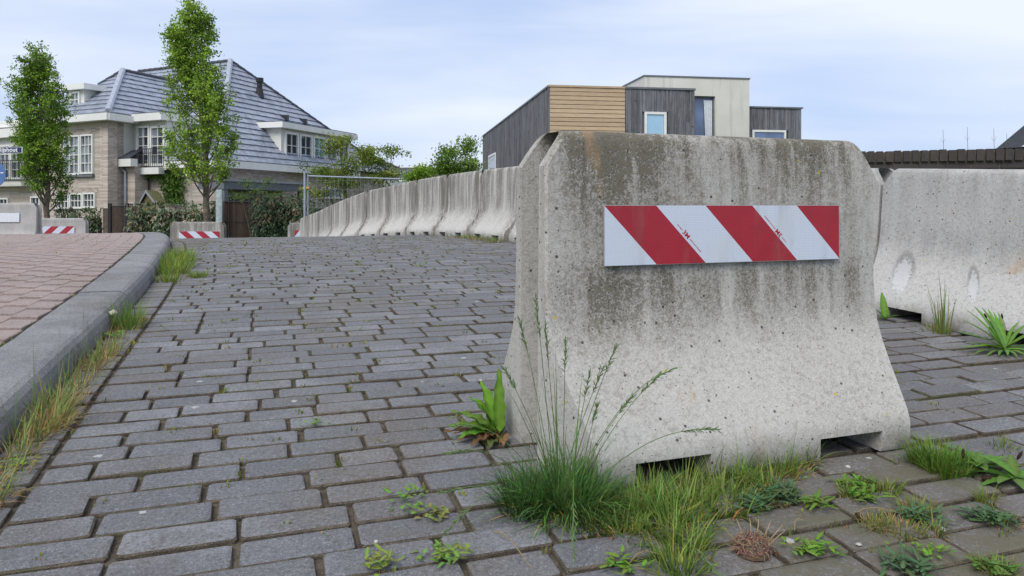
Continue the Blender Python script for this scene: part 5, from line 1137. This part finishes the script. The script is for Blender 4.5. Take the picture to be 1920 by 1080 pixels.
# rosettes and broad leaves: each leaf a part
def leaf_shape(ln, wd, bend, fold, col, tip=.25, nseg=12, wav=0.0, lobes=0):
    m = MB(); vs = []
    x = z = 0.0; th = 0.0
    for i in range(nseg + 1):
        k = i / nseg; w_ = wd * (math.sin(math.pi * min(1, k ** .75 * .97 + .03)) ** .8) * .5 + .0012
        if lobes: w_ *= .55 + .45 * abs(math.sin(k * lobes * math.pi))
        o = wav * math.sin(k * 26 + ln * 90); vs += [(x, -w_ * (1 + 6 * o), z + fold * w_ + o), (x, 0, z), (x, w_ * (1 - 6 * o), z + fold * w_ + wav * math.sin(k * 23 + 1.7))]
        th += bend / nseg; x += math.cos(th) * ln / nseg; z -= math.sin(th) * ln / nseg
    fs = [f for i in range(nseg) for f in ((3 * i, 3 * i + 3, 3 * i + 4, 3 * i + 1), (3 * i + 1, 3 * i + 4, 3 * i + 5, 3 * i + 2))]
    mid = tuple(min(.9, c * 1.45) for c in col); m.add(vs, fs, col)
    for i in range(nseg + 1):
        m.c[3 * i + 1] = mid; q = .82 if i % 2 else 1.12; m.c[3 * i] = tuple(c * q for c in col); m.c[3 * i + 2] = tuple(c * q for c in col)
    return m
def rosette(name, label, cat, px, py, leaves, group=None, lift=0.0, mat='leaf'):
    b = ground_px(px, py, lift); t = thing(name, label, cat, (b.x, b.y, b.z + .004), group)
    for (az, el, ln, wd, bend, col, kw) in leaves:
        if name == 'ribwort_plantain': ln *= .85; wd *= .8
        elif name == 'dock_plant': ln *= .9; wd *= .92
        m = leaf_shape(ln, wd, bend, kw.get('fold', .35), col, wav=kw.get('wav', 0.0), lobes=kw.get('lobes', 0)); me = bpy.data.meshes.new('leaf'); me.from_pydata(m.v, [], m.f); me.update()
        a = me.color_attributes.new('Col', 'FLOAT_COLOR', 'POINT'); a.data.foreach_set('color', np.array([tuple(c) + (1,) for c in m.c], np.float32).ravel()); me.materials.append(MATS[mat]); me.polygons.foreach_set('use_smooth', [True] * len(me.polygons))
        o = link('leaf', me, t); o.rotation_euler = (random.gauss(0, .15), -el, az); sp_r = .02 if name == 'paving_weed' else .004; o.location = (random.gauss(0, sp_r), random.gauss(0, sp_r * .8), random.uniform(0, .01))
    return t
gcol = lambda k=1.0: tuple(c * random.uniform(.85, 1.2) * k for c in (.13, .27, .035))
W_ = dict(wav=.005, fold=.45); Dd = dict(wav=.006, fold=.5)
brown = lambda: random.choice([(.20, .09, .045), (.27, .15, .07), (.14, .08, .04)])
rosette('dock_plant', 'broad leaved dock plant with bright green and withered leaves left of the near barrier', 'plant', 938, 822,
        [(R(105), R(80), .20, .036, -.2, gcol(), W_), (R(80), R(70), .15, .03, .1, gcol(.9), W_), (R(130), R(66), .165, .046, .25, gcol(), W_), (R(150), R(50), .15, .052, .3, gcol(), W_), (R(165), R(38), .165, .050, .5, gcol(), W_), (R(190), R(30), .16, .048, .5, gcol(.9), W_), (R(120), R(55), .14, .05, .4, gcol(.85), W_), (R(210), R(20), .14, .045, .5, gcol(.8), W_),
         (R(175), R(16), .15, .04, .5, brown(), Dd), (R(200), R(12), .14, .04, .4, brown(), Dd), (R(225), R(12), .12, .04, .4, brown(), Dd), (R(255), R(8), .10, .038, .3, (.10, .13, .04), Dd), (R(275), R(10), .10, .035, .3, brown(), Dd), (R(185), R(10), .17, .03, .2, brown(), Dd), (R(160), R(62), .12, .045, .3, gcol(), W_), (R(235), R(24), .09, .03, .6, brown(), Dd)])
pl = lambda a, e, l, w_=.026, k=1.0, b=.5: (R(a), R(e), l, w_, b, tuple(c * random.uniform(.85, 1.2) * k for c in (.10, .20, .035)), dict(fold=.3))
pt_ = rosette('ribwort_plantain', 'ribbed plantain rosette with dark seed heads at lower right', 'plant', 1835, 880, [pl(a, e, l) for a, e, l in [(20, 16, .12), (60, 26, .10), (100, 22, .10), (150, 30, .11), (180, 15, .10), (215, 12, .09), (250, 20, .08), (285, 12, .10), (320, 18, .12), (350, 15, .14), (40, 14, .12), (130, 40, .09), (5, 30, .1), (75, 20, .1), (230, 30, .07)]])
rosette('ribwort_plantain', 'ribbed plantain rosette cut by the right edge, lower right', 'plant', 1905, 905, [pl(a, e, l, .034) for a, e, l in [(160, 20, .11), (190, 12, .12), (215, 20, .1), (140, 40, .1), (100, 40, .1), (250, 10, .09), (20, 30, .1), (60, 40, .1), (300, 10, .1)]])
def seedhead(parent, base, top):
    part('seed_stalk', 'blade', parent, lambda m: m.tube([base, base.lerp(top, .5) + Vector((.004, 0, .004)), top], [.0014, .0012, .0012], 5, (.12, .15, .05))); d = (top - base).normalized()
    part('seed_head', 'cone_brown', parent, lambda m: m.tube([top - d * .002, top + d * .006, top + d * .016, top + d * .022], [.0015, .0042, .0036, .001], 7))
bq = ground_px(1835, 880); seedhead(pt_, bq + Vector((-.05, -.02, 0)), P(1806, 858, bq.y - .02)); seedhead(pt_, bq + Vector((.07, -.01, 0)), P(1908, 860, bq.y - .02))
dk = rosette('dandelion_plant', 'upright leafy weed clump at the foot of the right edge barrier', 'plant', 1885, 660, [pl(a + dz_, e * .9, l * .9, .017, 1.2, .5) for dz_ in (0, 14) for a, e, l in [(180, 22, .24), (165, 40, .22), (150, 58, .22), (120, 70, .24), (90, 75, .22), (60, 65, .22), (200, 15, .2), (225, 18, .16), (260, 15, .14), (30, 50, .22), (0, 40, .24), (330, 25, .2), (300, 15, .14), (190, 30, .18)]])
bq = ground_px(1880, 655); seedhead(dk, bq, P(1850, 596, bq.y)); seedhead(dk, bq + Vector((.03, 0, 0)), P(1880, 597, bq.y))
rosette('leafy_weed', 'small upright green weed in the pocket of the right edge barrier', 'plant', 1660, 601, [pl(a, e, l, .035, 1.1, .2) for a, e, l in [(90, 82, .13), (60, 60, .08), (140, 50, .07), (200, 30, .06), (330, 25, .07)]])
blades('tall_grass', 'tall single grass clump before the right edge barrier', [(*gp(1768, 625), .03, 34, .14, .3, .5, (.10, .18, .03), (.2, .27, .06), .006, .2), (*gp(1755, 622), .06, 70, .04, .1, 1.5, Y1, Y2, .004, .45), (*gp(1640, 650), .04, 30, .02, .05, 1.5, Y1, Y2, .004, .5)])
# low herbs in the paving
herb = lambda n_, l, col, w_=.008: [(random.uniform(0, 6.283), R(random.uniform(2, 34)), l * random.uniform(.3, .8), w_ * random.uniform(.7, 1.2), random.uniform(.1, .5), tuple(c * random.uniform(.8, 1.2) for c in col), dict(fold=.25, lobes=4)) for _ in range(int(n_ * 2.6))]
bluegreen = (.075, .14, .06); fresh = (.13, .25, .035)
for px, py, n_, l, col, lab in [(1460, 935, 22, .07, bluegreen, 'blue green feathery weed in the grass patch right of its middle'), (1425, 950, 18, .06, bluegreen, 'blue green feathery weed in the middle of the grass patch'), (1530, 950, 12, .06, (.11, .2, .03), 'flat green rosette weed at the right end of the grass patch'), (1600, 915, 24, .04, fresh, 'fresh green chickweed in the joint right of the grass patch'), (1620, 935, 20, .035, fresh, 'smaller fresh chickweed below the other chickweed'),
                             (1725, 975, 20, .055, bluegreen, 'blue green weed beside the dry grass wisps'), (1850, 975, 26, .06, bluegreen, 'spreading blue green weed in a joint near the right edge'), (1700, 1068, 26, .05, bluegreen, 'blue green weed at the bottom edge on the right'), (1530, 1035, 24, .035, fresh, 'fresh green weed right of the dry grass clod'), (1745, 1040, 12, .025, fresh, 'tiny bright weed near the bottom right corner'),
                             (1875, 1072, 16, .045, (.11, .2, .04), 'grassy weed in the bottom right corner'), (1165, 1068, 12, .035, fresh, 'small weed at the bottom edge below the dark tuft'), (838, 1048, 22, .03, (.16, .24, .05), 'starry yellow green weed in the paving at the bottom centre'), (718, 1060, 18, .028, (.18, .24, .05), 'yellowish weed in the joint at the bottom left of centre'), (765, 932, 10, .025, fresh, 'tiny star shaped weed in a paving joint left of the dark tuft'), (812, 972, 14, .024, (.2, .22, .06), 'small yellow weed in a joint left of the dark tuft'),
                             (590, 800, 9, .022, fresh, 'tiny green weed in a joint of the open paving'), (40, 873, 9, .035, (.18, .28, .05), 'small weed in the paving near the left edge'), (780, 960, 9, .022, fresh, 'tiny green weed between two pavers near the yellow weed'), (210, 632, 12, .05, fresh, 'small round leaved weed at the kerb grass')]:
    rosette('paving_weed', lab, 'weed', px, py, herb(n_, l, col), 'weeds in the paving')
# litter
cb0 = ground_px(1412, 1038); cl_ = thing('grass_clod', 'clod of dry brown grass roots lying on the paving', 'debris', cb0)
m = MB()
for _ in range(1100):
    a = random.uniform(0, 6.283); e = random.uniform(0, 1.3); rr_ = random.uniform(.3, 1) ; p = cb0 + Vector((.042 * rr_ * math.cos(a) * math.cos(e), .032 * rr_ * math.sin(a) * math.cos(e), .004 + .034 * rr_ * math.sin(e))); d = Vector((random.gauss(0, 1), random.gauss(0, 1), random.gauss(0, .6))).normalized() * random.uniform(.006, .016)
    m.tube([p, p + d * .5 + Vector((0, 0, .002)), p + d], [.0009, .0010, .0005], 3, tuple(random.uniform(.6, 1.2) * c for c in (.36, .24, .165)))
for _ in range(7):
    a = random.uniform(-.5, 3.6); p = cb0 + Vector((.03 * math.cos(a), .02 * math.sin(a), .02)); m.tube([p, p + Vector((.02 * math.cos(a), .01 * math.sin(a), .02)), p + Vector((.03 * math.cos(a), .02 * math.sin(a), .03))], [.001, .0012, .0005], 4, (.42, .32, .2))
tag(m.build('dry_roots', 'blade', cl_), kind='stuff')
m = MB(); m.tube([cb0 + Vector((0, 0, 0)), cb0 + Vector((0, 0, .012)), cb0 + Vector((0, 0, .026)), cb0 + Vector((0, 0, .034))], [.031, .028, .019, .005], 9, (.17, .11, .075)); m.build('core', 'blade', cl_)
def lump(name, label, cat, px, py, r, mat, squash=.7, lift=0.0):
    b = ground_px(px, py, lift); bm = bmesh.new(); bmesh.ops.create_icosphere(bm, subdivisions=2, radius=r)
    for v in bm.verts: v.co *= random.uniform(.82, 1.12); v.co.z *= squash
    me = bpy.data.meshes.new(name); bm.to_mesh(me); bm.free(); me.materials.append(MATS[mat]); o = link(name, me, None, (b.x, b.y, b.z + r * squash * .8)); tag(o, label, cat); return o
lump('alder_cone', 'small dark brown cone on the paving right of the clod', 'cone', 1609, 972, .0085, 'cone_brown', .8); lump('alder_cone', 'dark brown cone under the plantain leaves', 'cone', 1850, 902, .011, 'cone_brown', .7)
lump('pebble', 'white pebble before the right pocket of the near barrier', 'pebble', 1590, 878, .006, 'pebble'); lump('pebble', 'small grey pebble near the lower right weeds', 'pebble', 1767, 995, .006, 'pebble'); lump('pebble', 'white pebble below the dark cone', 'pebble', 1610, 1022, .006, 'pebble', .4); lump('pebble', 'tiny white pebble in a joint at the bottom left of centre', 'pebble', 705, 1018, .0045, 'pebble')
lump('snail_shell', 'pale snail shell in the kerb grass', 'shell', 212, 592, .017, 'snail_shell', .85, .05)
for px, py, a, ln, lab in [(925, 1000, -1.1, .16, 'dry straw curling over the pavers left of the dark tuft'), (1490, 998, .9, .06, 'short brown twig on the paver right of the clod'), (1600, 968, .05, .11, 'thin dry straw beside the dark cone'), (1180, 1060, .5, .08, 'dry straw near the bottom below the tuft')]:
    b = ground_px(px, py); m = MB(); m.tube([b + Vector((math.cos(a) * ln * k, math.sin(a) * ln * k + .012 * math.sin(k * 5), .004 + .01 * math.sin(k * 3))) for k in (0, .25, .5, .75, 1)], [.0011, .0013, .0011, .001, .0006], 5, (.36, .27, .14)); tag(m.build('dry_straw', 'blade'), lab, 'straw')
# stalks standing beyond the parapet
for px, top, base, lab in [(1770, 243, 290, 'first'), (1814, 238, 290, 'second'), (1862, 240, 290, 'third'), (1886, 250, 290, 'fourth')]:
    q0, q1 = P(px, 420, 8.0), P(px + random.uniform(-3, 5), top, 8.0); m = MB(); m.tube([q0, q0.lerp(q1, .6) + Vector((.01, 0, 0)), q1], [.004, .003, .0015], 5, (.17, .15, .11))
    for s in (1, -1): r_ = q0.lerp(q1, .86); m.tube([r_, r_ + Vector((.03 * s, 0, .05))], [.0015, .0008], 3, (.17, .15, .11))
    tag(m.build('dry_stalk', 'blade'), 'thin bare plant stalk above the dark brick wall, %s from its left' % lab, 'stalk', 'stalks above the brick wall')
